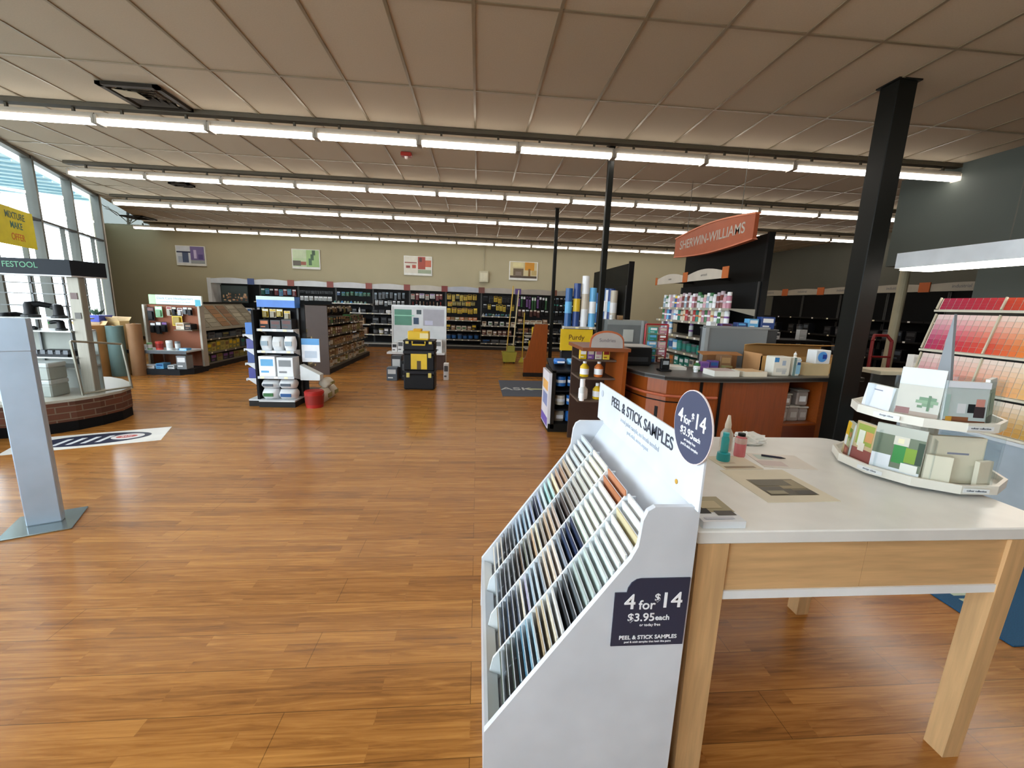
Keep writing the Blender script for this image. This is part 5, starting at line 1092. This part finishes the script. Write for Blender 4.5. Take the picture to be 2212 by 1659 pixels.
for k, (s, z, w, h) in enumerate(((.115, .42, .12, .17), (.25, .42, .12, .17), (.375, .42, .11, .16), (.135, .595, .12, .13), (.33, .595, .13, .17))):
    x, y = onc(s, .16); j = thing('storage_jar', ['clear tub at the left of the lower row in the counter cubby', 'clear tub in the middle of the lower row in the counter cubby', 'clear tub at the right of the lower row in the counter cubby', 'clear tub with a white label on the upper row in the counter cubby', 'tall clear jar with a metal lid on the upper row in the counter cubby'][k], 'jar', (x, y, z), 0, CG)
    b = MB(); b.cbox(-w/2, w/2, -w/2, w/2, 0, h*.86, mat('a39a94', .2), .012); b.obj('body', j)
    b = MB(); b.cbox(-w/2-.003, w/2+.003, -w/2-.003, w/2+.003, h*.87, h, mat(['c5c1ba', '8b8880'][k == 4], .3), .006); b.obj('lid', j)
    b = MB(); b.box(-w*.28, w*.28, -w/2-.002, -w/2, h*.25, h*.6, WHITE if k > 2 else mat('bdb8b4', .4)); b.obj('label_panel', j)
# things on the counter
CTZ = .92; CGD = 'things on the service counter'
t = thing('card_terminal', 'black card reader standing at the left end of the service counter', 'terminal', (1.97, 4.22, CTZ))
b = MB(); b.cbox(-.06, .06, -.06, .06, 0, .02, BLACK, .006); b.obj('base', t); b = MB(); b.cbox(-.045, .045, -.03, .02, .02, .13, BLACK, .006); b.obj('body', t); b = MB(); b.box(-.03, .03, -.034, -.03, .07, .11, mat('8e9498', .3)); b.obj('screen', t)
t = thing('receipt_printer', 'black printer on the left end of the service counter', 'printer', (1.805, 4.72, CTZ))
b = MB(); b.cbox(-.17, .17, -.17, .17, 0, .21, mat('17181a', .4), .02); b.obj('body', t); b = MB(); b.box(-.15, .15, -.16, .12, .21, .225, mat('c8c8c6', .4)); b.obj('paper', t); b = MB(); b.box(-.12, .12, -.175, -.17, .05, .10, mat('303236', .3)); b.obj('slot', t)
t = thing('white_tray', 'flat white paper tray beside the black printer', 'tray', (2.16, 4.40, CTZ))
b = MB(); b.box(-.10, .10, -.10, .10, 0, .03, mat('cfcfca', .5)); b.obj('tray', t); b = MB(); b.box(-.09, .09, -.09, .09, .03, .036, mat('e0e0da', .5)); b.obj('paper', t)
# red wire spinner with teal goods
t = thing('wire_spinner', 'red wire rack with teal packs at the back of the service counter', 'rack', (2.12, 4.85, CTZ))
RW = mat('a01c22', .4)
for x in (-.13, .14):
    b = MB(); b.tube([(x, 0, 0), (x, 0, .46)], .012, RW, 6); b.obj('wire_post', t)
b = MB(); b.tube([(-.13, 0, .46), (.14, 0, .46)], .010, RW, 6); b.obj('top_wire', t)
b = MB(); b.lathe([(0, 0), (.12, 0), (.12, .012), (0, .012)], mat('40322e', .5), n=16); b.obj('foot', t)
for k in range(5):
    goods('carton', ['1c5590', '1f7a6a', '5fa8d8', '1f7a6a', '2b8f86'][k], ['2b8f86', LB, WH, LB, WH][k], .10, .075, .05, (2.07, 4.83, CTZ+.015+.085*k), 0, f'{["at the bottom", "second from below", "third from below", "fourth from below", "at the top"][k]} of the red wire rack', 'packs in the red wire rack')
    goods('carton', ['6e3028', 'b0788a', 'c99aa4', '8a1f1a', 'b0788a'][k], [CR, WH, CR, WH, CR][k], .09, .072, .05, (2.19, 4.83, CTZ+.015+.085*k), 0, f'{["at the bottom", "second from below", "third from below", "fourth from below", "at the top"][k]} in the red rack, right half', 'packs in the red wire rack')
for k, (x, y, kd, c1, c2, w, h, lb) in enumerate(((2.36, 4.28, 'bottle', GN, WH, .07, .11, 'beside the purple ones on the counter'), (2.44, 4.30, 'carton', VI, '5b3f86', .10, .10, 'left of the second violet one on the counter'), (2.56, 4.33, 'carton', '5b3f86', BL, .10, .11, 'between the violet one and the brown box on the counter'), (2.70, 4.36, 'carton', BR, TN, .13, .17, 'behind the paper tray on the counter'), (2.30, 4.18, 'pail', WH, PG, .05, .05, 'at the front edge of the counter'), (2.655, 4.215, 'carton', '6e6a3c', BR, .09, .07, 'in front of the brown one on the counter'))):
    goods(kd, c1, c2, w, h, w*.8, (x, y, CTZ), 0, lb, CGD)
def tray_of(x, y, w, d, h, hx, paper, label, rz=0):
    t = thing('paper_tray', label, 'tray', (x, y, CTZ), rz)
    b = MB(); b.loft([[(-w/2, -d/2, 0), (w/2, -d/2, 0), (w/2, d/2, 0), (-w/2, d/2, 0)], [(-w/2, -d/2, h), (w/2, -d/2, h), (w/2, d/2, h), (-w/2, d/2, h)], [(-w/2+.006, -d/2+.006, h), (w/2-.006, -d/2+.006, h), (w/2-.006, d/2-.006, h), (-w/2+.006, d/2-.006, h)], [(-w/2+.006, -d/2+.006, .01), (w/2-.006, -d/2+.006, .01), (w/2-.006, d/2-.006, .01), (-w/2+.006, d/2-.006, .01)]], mat(hx, .5)); b.obj('tray', t)
    b = MB(); b.slab((-w*.4, -d*.4, h*.7), (w*.8, 0, .0), (0, d*.8, .01), (0, 0, .012), mat(paper, .6)); b.obj('papers', t)
tray_of(2.48, 4.02, .27, .2, .055, 'd9d8d0', 'b7a6a2', 'white tray with papers at the middle of the counter front', R(3))
tray_of(2.80, 4.05, .26, .2, .05, 'd8d2c0', 'cfae84', 'cream tray with envelopes right of the white one on the counter', R(6))
t = thing('cardboard_sheet', 'flat brown cardboard lying on the counter below the grey partition', 'cardboard', (2.72, 4.46, CTZ))
b = MB(); b.slab((-.22, -.02, .155), (.48, .02, .0), (0, .12, .02), (0, 0, .012), mat('a5703f', .8)); b.obj('sheet', t); b = MB(); b.box(-.15, .2, .0, .1, 0, .154, mat('7d5430', .8)); b.obj('box_below', t)
t = thing('open_carton', 'shallow open cardboard tray box behind the white cans on the counter', 'carton', (3.50, 4.42, CTZ))
b = MB(); b.box(-.42, .52, -.14, -.13, 0, .18, mat('b98e54', .8)); b.box(-.42, .52, .17, .18, 0, .27, mat('a87c46', .8)); b.box(-.42, -.41, -.14, .18, 0, .2, CARD); b.box(.51, .52, -.14, .18, 0, .2, CARD); b.obj('box', t)
b = MB(); b.slab((-.42, .18, .27), (.94, 0, .0), (0, -.2, .03), (0, 0, .005), mat('c79a58', .8)); b.obj('flap', t)
def can_box(x, y, w, d, h, label, art):
    t = thing('product_box', label, 'box', (x, y, CTZ), R(4), 'white product boxes on the counter')
    b = MB(); b.cbox(-w/2, w/2, -d/2, d/2, 0, h, mat('dcdcd2', .4), .008); b.obj('box', t)
    b = MB()
    for i, (x0, x1, z0, z1, hx) in enumerate(art): b.box(-w/2+x0*w, -w/2+x1*w, -d/2-.0012-.0004*i, -d/2, z0*h, z1*h, mat(hx, .4))
    b.obj('print', t)
can_box(3.14, 4.10, .20, .12, .20, 'white box with blue print on the counter left of the thin blue can', [(.04, .3, .72, .95, '2f7fc0'), (.5, .7, .55, .8, '9fb0c4'), (.2, .8, .2, .4, 'c0c4c0'), (.55, .75, .1, .3, 'b0b6ba')])
can_box(3.335, 4.12, .085, .09, .19, 'slim white and blue box on the counter beside the larger white box', [(.0, .35, 0, 1, '6f8a88'), (.4, 1, .1, .6, '8fc0dc'), (.5, .95, .6, .75, '2f5f98'), (.4, 1, .8, .9, 'c9d4da')])
goods('bottle', 'e8eaec', CR, .03, .06, .03, (3.335, 4.12, CTZ+.19), 0, 'standing on the slim white and blue box', CGD)
t = thing('product_box', 'white box with a round blue picture at the right end of the counter', 'box', (3.63, 4.19, CTZ), R(4), 'white product boxes on the counter')
b = MB(); b.box(-.17, .12, -.07, .07, 0, .126, mat('c9b48a', .7)); b.obj('lower_carton', t); b = MB(); b.cbox(-.06, .12, -.06, .06, .126, .27, mat('dfe4e6', .4), .006); b.obj('box', t)
b = MB(); b.lathe([(0, 0), (.055, 0), (.055, .003), (0, .003)], mat('4f98e0', .4), n=20); o = b.obj('round_print', t); o.rotation_euler = (R(90), 0, 0); o.location = (.02, -.0605, .20)
b = MB(); b.box(.02, .065, -.066, -.0636, .18, .225, mat('1f3f98', .4)); b.obj('dark_print', t)
tray_of(3.25, 4.22, .2, .1, .04, 'cbb98a', 'd9c264', 'yellow papers in a low tray behind the white box on the counter')
# grey partition and cabinets behind the counter
t = thing('grey_partition', 'grey panel partition standing behind the service counter', 'partition', (3.13, 4.86, 0))
b = MB(); b.box(-.36, .40, 0, .04, 0, 1.36, mat('767c80', .5, 0, 'wall')); b.obj('panel', t); b = MB(); b.box(-.40, -.355, -.02, .06, 0, 1.37, mat('969c9e', .4)); b.obj('edge_post', t); b = MB(); b.box(-.40, .42, -.01, .05, 1.36, 1.385, mat('8a8f90', .4)); b.obj('top_rail', t)
PTG = 'things on the grey partition shelf'
t = thing('back_shelf', 'dark low shelf behind the grey partition holding boxes', 'shelf', (3.2, 5.0, 0))
b = MB(); b.box(-.36, .56, 0, .16, 0, 1.34, mat('33363a', .6)); b.obj('body', t); b = MB(); b.box(-.37, .57, -.01, .17, 1.34, 1.36, mat('4a4e52', .5)); b.obj('top', t)
for k, (x, w, h, c1, c2) in enumerate(((-.28, .07, .07, WH, PG), (-.1, .14, .05, '5b3f86', MA), (.1, .12, .07, '22407e', LB), (.25, .13, .12, '5fa8d8', WH), (.44, .18, .15, '22407e', WH))):
    goods('carton', c1, c2, w, h, .1, (3.2+x, 5.08, 1.36), 0, ['at the left end of the shelf behind the grey partition', 'second from the left on the shelf behind the partition', 'in the middle of the shelf behind the grey partition', 'second from the right on the shelf behind the partition', 'at the right end of the shelf behind the grey partition'][k], PTG)
t = thing('grey_cabinet', 'grey metal cabinet behind the left end of the service counter', 'cabinet', (1.98, 5.45, 0))
b = MB(); b.box(-.27, .27, 0, .35, 0, 1.40, mat('6c7070', .5, .1)); b.obj('body', t); b = MB(); b.box(-.27, .27, -.006, 0, 1.34, 1.40, mat('8a8e8c', .5)); b.obj('top_band', t); b = MB(); b.box(-.05, .09, -.006, 0, 1.12, 1.28, mat('b9bbb4', .5)); b.obj('notice', t); b = MB(); b.box(.19, .22, -.02, 0, .95, 1.4, mat('a0a4a4', .4)); b.obj('edge_strip', t)
goods('pail', WH, PG, .05, .06, .05, (1.80, 5.6, 1.40), 0, 'at the left on top of the grey cabinet', PTG); goods('carton', BR, TN, .07, .06, .07, (1.92, 5.6, 1.40), 0, 'on top of the grey cabinet', PTG)

# ------------------------------------------------------------------ aerosol gondola with the tall black back
org = (3.13, 7.30, 0); rz = R(-90); W = 2.10; D = .48
AG = 'goods on the spray can gondola'
t = fixture('gondola', 'gondola of spray cans with a tall black back behind the grey partition', 'gondola', org, rz, W, D, 1.95, [(1.60, .08), (1.40, .05), (1.17, .05), (.92, .03), (.68, .03)], '141414', mat('a09b8e', .45), None, tags=8)
b = MB(); b.box(-.02, W+.02, D, D+.04, 0, 2.54, mat('100f0c', .8)); b.obj('tall_back', t)
b = MB(); b.box(W-.01, W+.03, D-.02, D+.06, 0, 2.55, mat('0f0f10', .5)); b.obj('back_post', t)
for x0 in (0, 1.05):
    n = 10; y = .0; z = 1.98; b = MB(); b.prism([(x0+.98, z), (x0+.02, z)]+[(x0+.02+.96*i/n, z+.09+.06*math.sin(math.pi*i/n)) for i in range(n+1)], 'y', y-.012, y, mat('b9b0a2', .5)); v = b.obj('valance', t)
    b = MB(); b.box(x0+.95, x0+1.09, y-.02, y-.0125, z-.005, z+.14, mat('b05a1e', .5)); b.obj('valance_block', t)
    text('aerosols' if x0 else 'stains', .05, mat('75706a', .5), v, (x0+.5, y-.0135, z+.07), (1, 0, 0), (0, 0, 1))
    b = MB(); b.box(x0+.3, x0+.33, y, D, z+.02, z+.06, BLACK); b.obj('valance_arm', t)
b = MB(); b.box(-.05, .02, -.02, -.0125, 1.975, 2.10, mat('b05a1e', .5)); b.obj('valance_block', t)
Z = None
sets = [(1.60, [sc(GB, WH), sc(PG, GN), sc(WH, PG), sc('c99aa4', 'b0a0a8'), sc('b0a0a8', WH), sc(BL, Y2), sc('b0788a', WH), sc('c99aa4', CR), sc('6e3028', 'b0a0a8')]),
        (1.40, [sc(GN, WH), sc('b0788a', WH), sc(LB, WH), sc('22407e', WH), sc('b0a0a8', GB), sc(WH, LB), sc(WH, VI), sc(TE, OR), sc(CR, BR), sc('d8cba8', OR), sc(RD2, 'c99aa4'), sc('6e3028', CR)]),
        (1.17, [sc(GB, WH), sc('b0a0a8', GR), sc(PG, VI), sc(WH, PG), sc(WH, LB), (None, 0, 0, .6, 0, 0)]),
        (.92, [pl(GR, TE, .13, .15), pl(TE, '2b8f86', .13, .15), pl('8fa3b0', BL, .14, .16), pl(LB, WH, .14, .16)]),
        (.68, [ct(BR, TN, .13, .14), ct(TE, WH, .14, .15), ct(CR, GR, .12, .14), ct(BR, OR, .14, .14)])]
for k, (z, it) in enumerate(sets):
    shelf_row(org, rz, .06, W-.04, .10, z, it, f'on the {["top", "second", "third", "fourth", "lowest"][k]} shelf of the spray can gondola', AG, .014 if k < 3 else .025)

# hanging orange shop sign
t = thing('hanging_sign', 'long orange shop sign with grey lettering hung above the spray can gondola', 'sign', (3.34, 6.12, 2.43))
b = MB(); L2 = 1.04; n = 12
top = [(-L2+2*L2*i/n, .30+.07*math.sin(math.pi*i/n)) for i in range(n+1)]; bot = [(L2-2*L2*i/n, .0-.05*math.sin(math.pi*i/n)+.02) for i in range(n+1)]
b.prism(top+bot, 'x', -.025, .025, mat('9c4822', .45)); b.obj('board', t)
b = MB(); b.prism([(y*1.015, z+.018) for y, z in top]+[(y, z) for y, z in top[::-1]], 'x', -.034, .034, mat('d07a54', .4)); b.obj('top_edge', t)
b = MB(); b.prism([(y, z) for y, z in bot]+[(y*1.015, z-.016) for y, z in bot[::-1]], 'x', -.034, .034, mat('c26a48', .4)); b.obj('bottom_edge', t)
text('SHERWIN-WILLIAMS', .19, mat('a9a196', .5), t, (-.0262, 0, .17), (0, -1, 0), (0, 0, 1), bold=.004)
for y in (-.7, .7):
    b = MB(); b.tube([(0, y, .34), (0, y, CZ-2.44)], .004, mat('55524a', .5), 6); b.obj('wire', t)

# ------------------------------------------------------------------ second tall black gondola with hanging rolls
org = (2.52, 10.7, 0); rz = R(-90); W = 2.55; D = .40
t = fixture('gondola', 'gondola with a tall black back and blue and white rolls behind the round column', 'gondola', org, rz, W, D, 2.0, [(1.22, .05), (.8, .05), (.45, .03)], '191814', mat('8f8a7c', .45), None, tags=4)
b = MB(); b.box(-.02, W+.02, D, D+.04, 0, 2.42, mat('1d1c15', .8)); b.obj('tall_back', t)
b = MB(); b.box(W-.01, W+.03, D-.03, D+.07, 0, 2.45, mat('0f0f10', .5)); b.obj('back_post', t)
RG = 'long packs on the column gondola'
for k in range(7):
    c = ['1c5590', 'e8eaec', '22407e', '1c5590', 'dfe2e4', '22407e', 'c8bfae'][k]
    goods('roll', c, ['5fa8d8', CR, BL, WH, PG, LB, WH][k], .14, [.66, .60, .7, .74, .70, .72, .68][k], .14, xf(org, rz, 1.28+.175*k, .2, 1.22), rz, f'standing upright, {ORD[k]} from the far end of the column gondola shelf', RG)
for k in range(3):
    shelf_row(org, rz, .1, W-.1, .1, [.8, .45, .12][k], [ct(BK, TE, .18, .2), ct(SL, WH, .16, .18), pl(GR, WH)], f'on the {["second shelf", "third shelf", "base"][k]} of the column gondola', RG, .03)
# blue and white tall wraps nearer the camera
org = (1.38, 6.62, 0)
t = fixture('wrap_stand', 'small stand of tall blue and white wraps left of the round column', 'stand', org, 0, .56, .26, 1.28, [(1.24, .02), (.9, .02), (.5, .02)], '2a2a2c', mat('b9b6ad', .45), None, tags=2)
for k in range(4):
    goods('roll', ['1c5590', '22407e', 'e8eaec', '5fa8d8'][k], ['5fa8d8', 'd6b21c', 'c8bfae', WH][k], .115, [.60, .68, .80, .62][k], .115, (1.45+.13*k, 6.74, 1.24), 0, f'standing upright, {ORD[k]} from the left on the small wrap stand', 'wraps on the small stand')
b = MB(); b.cbox(-.06, .46, -.02, .0, .86, 1.20, mat('d9b41c', .5), .002); o = b.obj('yellow_sign', t); o['label'] = 'yellow sign board'; text('Purdy', .11, mat('6a4a12', .5), o, (.20, -.0212, 1.07), (1, 0, 0), (0, 0, 1), bold=.004)
shelf_row(org, 0, .02, .54, .03, .5, [ct(RD, WH, .12, .16), ct(BL, WH, .12, .16)], 'on the lower shelf of the small wrap stand', 'wraps on the small stand')

# ------------------------------------------------------------------ wooden end units
def wood_end(x, y, label, arch, mirrored, name='checkout_end'):
    t = thing(name, label, 'end unit', (x, y, 0)); s = -1 if mirrored else 1
    b = MB(); b.prism([(0, 0), (.50, 0), (.50, 1.16), (.22, 1.16), (.16, .9), (.04, .42), (0, .40)], 'y', 0, .04, CHERRY); b.obj('side_panel', t)
    b = MB(); b.box(0, .5, -.01, .05, 0, .09, mat('1a1310', .6)); b.obj('kick', t)
    b = MB(); b.box(.24, .50, .04, .50, .1, 1.1, mat('2a1c14', .6)); b.obj('core', t)
    for z in (.34, .62, .88):
        q = MB(); q.box(.04, .5, .04, .55, z-.02, z, mat('8a8478', .5)); q.obj('shelf', t)
    return t
wood_end(1.02, 9.05, 'cherry wood end unit with a sloping side beside the grey runner mat', False, False)
WG = 'goods on the wooden end units'
for k, (x, z, c1, c2, w, h) in enumerate(((.10, .34, WH, GN, .12, .12), (.26, .34, OR, CR, .14, .14), (.14, .62, Y1, BR, .13, .16), (.30, .62, OR, BR, .14, .17), (.20, .88, 'd6b21c', BK, .13, .2), (.36, .88, BK, WH, .13, .18))):
    goods('carton', c1, c2, w, h, .12, (1.02+x+.05, 9.25, z), 0, ['at the left of the low shelf of the wooden end unit', 'at the right of the low shelf of the wooden end unit', 'at the left of the middle shelf of the wooden end unit', 'at the right of the middle shelf of the wooden end unit', 'at the left of the high shelf of the wooden end unit', 'at the right of the high shelf of the wooden end unit'][k], WG)
# wooden unit with the arched grey sign, at the left end of the counter
t = thing('checkout_unit', 'cherry wood checkout unit with an arched grey sign at the left end of the counter', 'checkout unit', (1.205, 4.28, 0))
b = MB(); b.box(.30, .34, -.12, .52, 0, 1.14, CHERRY); b.obj('side_panel', t)
b = MB(); b.box(-.10, .30, .48, .52, 0, 1.10, mat('3a2418', .6)); b.obj('back', t)
b = MB(); b.box(-.14, .36, -.14, .54, 1.115, 1.15, mat('7d4526', .4)); b.obj('top_board', t)
n = 12; arch = [(.12-.165*math.cos(math.pi*i/n), 1.15+.03+.125*math.sin(math.pi*i/n)**.7) for i in range(n+1)]
b = MB(); b.prism([(-.045, 1.15)]+arch+[(.285, 1.15)], 'y', -.10, -.075, mat('a9a4a0', .45)); sg = b.obj('arch_sign', t)
b = MB(); arch2 = [(.12-.18*math.cos(math.pi*i/n), 1.15+.034+.14*math.sin(math.pi*i/n)**.7) for i in range(n+1)]; b.prism([(-.06, 1.15)]+arch2+[(.30, 1.15)], 'y', -.095, -.080, mat('b0603a', .45)); b.obj('sign_rim', t)
text('Sundries', .05, mat('6a6870', .5), sg, (.12, -.1012, 1.225), (1, 0, 0), (0, 0, 1))
for z in (.55, .80, 1.0):
    q = MB(); q.box(-.10, .30, .1, .48, z-.02, z, mat('5a4a3e', .5)); q.obj('shelf', t)
UG = 'goods on the checkout unit'
for k, (z, c1, c2) in enumerate(((.80, 'd6b21c', WH), (.55, 'c8bfae', WH))):
    for j in range(2):
        goods('bottle', [c1, 'c46a2a', 'e8eaec', 'd6b21c'][(k*2+j) % 4], c2, .1, .18, .1, (1.185+.16*j, 4.28+.2, z), 0, f'at the {["left", "right"][j]} of the {["middle", "lower"][k]} shelf of the checkout unit', UG)
for k in range(4): goods('carton', ['d6b21c', '7a4f92', 'c8bfae', 'e0c23a'][k], [WH, CR, 'b0788a', RD][k], .075, .10, .05, (1.145+.085*k, 4.28+.16, 1.0), 0, f'{ORD[k]} from the left on the top shelf of the checkout unit', UG)
goods('roll', 'e8eaec', PG, .055, .24, .055, (1.145, 4.37, .55), 0, 'standing upright in the checkout unit', UG)
# blue and black floor display in front of it
t = thing('floor_display', 'low black floor display of blue rolls and packs before the checkout unit', 'display', (.90, 5.0, 0))
b = MB(); b.box(.0, .56, -.02, .54, 0, .10, mat('15130f', .6)); b.obj('base', t)
b = MB(); b.box(-.01, .025, .0, .50, .04, .74, mat('d8d4d8', .4)); p = b.obj('side_panel', t); p['label'] = 'white printed side panel'
b = MB(); b.box(-.012, -.0105, .06, .44, .50, .62, mat('d9a45a', .5)); b.box(-.0125, -.0105, .08, .4, .30, .46, mat('7d87b0', .5)); b.box(-.0125, -.0105, .02, .48, .06, .17, mat('6a54a8', .5)); b.obj('side_print', p)
b = MB(); b.box(.025, .07, -.02, .50, .04, .78, mat('1d1712', .6)); b.obj('frame', t)
b = MB(); b.box(.07, .56, .44, .50, .1, .84, mat('141312', .6)); b.obj('back', t)
for z in (.30, .54):
    b = MB(); b.slab((.07, .0, z-.03), (.49, 0, 0), (0, .44, .05), (0, 0, .015), mat('16171b', .5)); b.obj('shelf', t)
b = MB(); b.slab((.025, -.02, .75), (.535, 0, 0), (0, .50, .10), (0, 0, .02), mat('17181c', .5)); tp = b.obj('top_shelf', t)
FG = 'blue goods on the low floor display'
for k in range(3): goods('bag', ['2468b4', '5fa8d8', '2468b4'][k], WH, .15, .07, .2, (1.05+.165*k, 5.22, .83), R(4*k), f'{ORD[k]} from the left on top of the low floor display', FG)
for z, nm in ((.55, 'upper'), (.31, 'lower')):
    for k in range(3): goods('roll', ['2468b4', '1c5590', '2468b4'][k] if z > .4 else ['c8bfae', '2468b4', '1c5590'][k], WH, .13, .12, .13, (1.06+.15*k, 5.12, z+.02), 0, f'{ORD[k]} from the left on the {nm} shelf of the low floor display', FG)
for k in range(3): goods('bag', ['c8bfae', '2468b4', '22407e'][k], WH, .15, .14, .16, (1.06+.16*k, 5.16, .10), 0, f'{ORD[k]} from the left on the base of the low floor display', FG)
# grey runner mat in the aisle
t = thing('runner_mat', 'grey blue runner mat with pale lettering in front of the wooden end unit', 'mat', (.45, 7.0, 0))
b = MB(); b.cbox(0, 1.1, 0, 1.5, 0, .008, mat('474d58', .8, 0, 'fabric'), .003); b.obj('carpet', t)
text('ASK', .34, mat('b3b5b4', .7), t, (.30, .62, .0092), (1, 0, 0), (0, 1, 0), bold=.006); b = MB(); b.box(.50, 1.08, .58, .68, .0085, .0092, mat('b3b58a', .7)); b.obj('stripe', t)

# ------------------------------------------------------------------ dark shelving along the right wall
RGD = 'dim goods on the right wall shelving'
for bi in range(5):
    org = (8.42, 12.3-bi*1.22, 0); rz = R(-90)
    t = fixture('wall_shelving', f'black shelving with orange blocked sign board, right wall, {ORD[4-bi]} from the near end', 'shelving', org, rz, 1.21, .55, 2.1, [(1.5, .1), (1.1, .08), (.7, .06), (.38, .05)], '070708', mat('161514', .6), 'dark bays along the right wall', tags=2)
    valance(t, 1.21, -.02, 2.06, .2, .03, 'a39a8a', 'b4571c', 'industrial', True)
    for k, z in enumerate((1.1, .7)):
        shelf_row(org, rz, .1, 1.1, .12, z, [ct(BK, CH, .2, .2), pl(CH, GR), ct(BK2, SL, .18, .22)], f'on the {["second", "third"][k]} shelf, {ORD[4-bi]} dark bay, right wall', RGD, .08)
goods('carton', WH, GR, .12, .14, .12, (5.9, 7.9, 1.06), 0, 'lone pale object before the dark shelving at the right', RGD)
t = thing('stock_table', 'dark work table in front of the dark right shelving', 'table', (6.0, 8.0, 0))
b = MB(); b.box(-.9, .9, -.35, .35, 1.0, 1.06, mat('1d1d1e', .5)); b.obj('top', t)
for x in (-.85, .85):
    for y in (-.3, .3):
        b = MB(); b.box(x-.03, x+.03, y-.03, y+.03, 0, 1.0, mat('151515', .5)); b.obj('leg', t)
goods('carton', PG, WH, .16, .2, .1, (6.45, 7.9, 1.06), 0, 'upright pale object on the dark work table', RGD)
# red hand truck
t = thing('hand_truck', 'dark red hand truck behind the near steel column', 'hand truck', (5.75, 5.5, 0)); RT = mat('7a1a1c', .4)
for x in (-.14, .16):
    b = MB(); b.tube([(x, 0, .14), (x, .02, .9), (x+.03, .06, 1.22)], .022, RT, 8); b.obj('rail', t)
    b = MB(); b.tube([(x*1.5-.03, .12, .13), (x*1.5+.03, .12, .13)], .13, BLACK, 16); b.obj('wheel', t)
b = MB(); b.tube([(-.11, .06, 1.22), (-.07, .09, 1.30), (.13, .09, 1.30), (.19, .06, 1.22)], .022, RT, 8); b.obj('handle', t)
for z in (.4, .7, 1.0):
    b = MB(); b.tube([(-.14, .01, z), (.16, .01, z)], .015, RT, 6); b.obj('cross_bar', t)
b = MB(); b.box(-.2, .22, -.24, .0, .02, .035, RT); b.obj('toe_plate', t)
t = thing('side_bench', 'cream topped bench with small goods behind the brochure carousel', 'bench', (5.3, 4.75, 0))
b = MB(); b.box(-.5, .7, -.2, .2, .88, .92, mat('c9bfa6', .5)); b.obj('top', t); b = MB(); b.box(-.45, .65, -.15, .15, 0, .88, mat('2a2320', .6)); b.obj('body', t)
for k in range(4): goods('carton', ['e8eaec', '1f7a6a', 'cfd2d2', '9a7a52'][k], [PG, WH, GR, CR][k], .08, [.2, .14, .10, .12][k], .08, (5.35+.14*k, 4.7, .92), 0, f'{ORD[k]} from the left on the cream topped bench', 'goods on the cream topped bench')

number_goods()
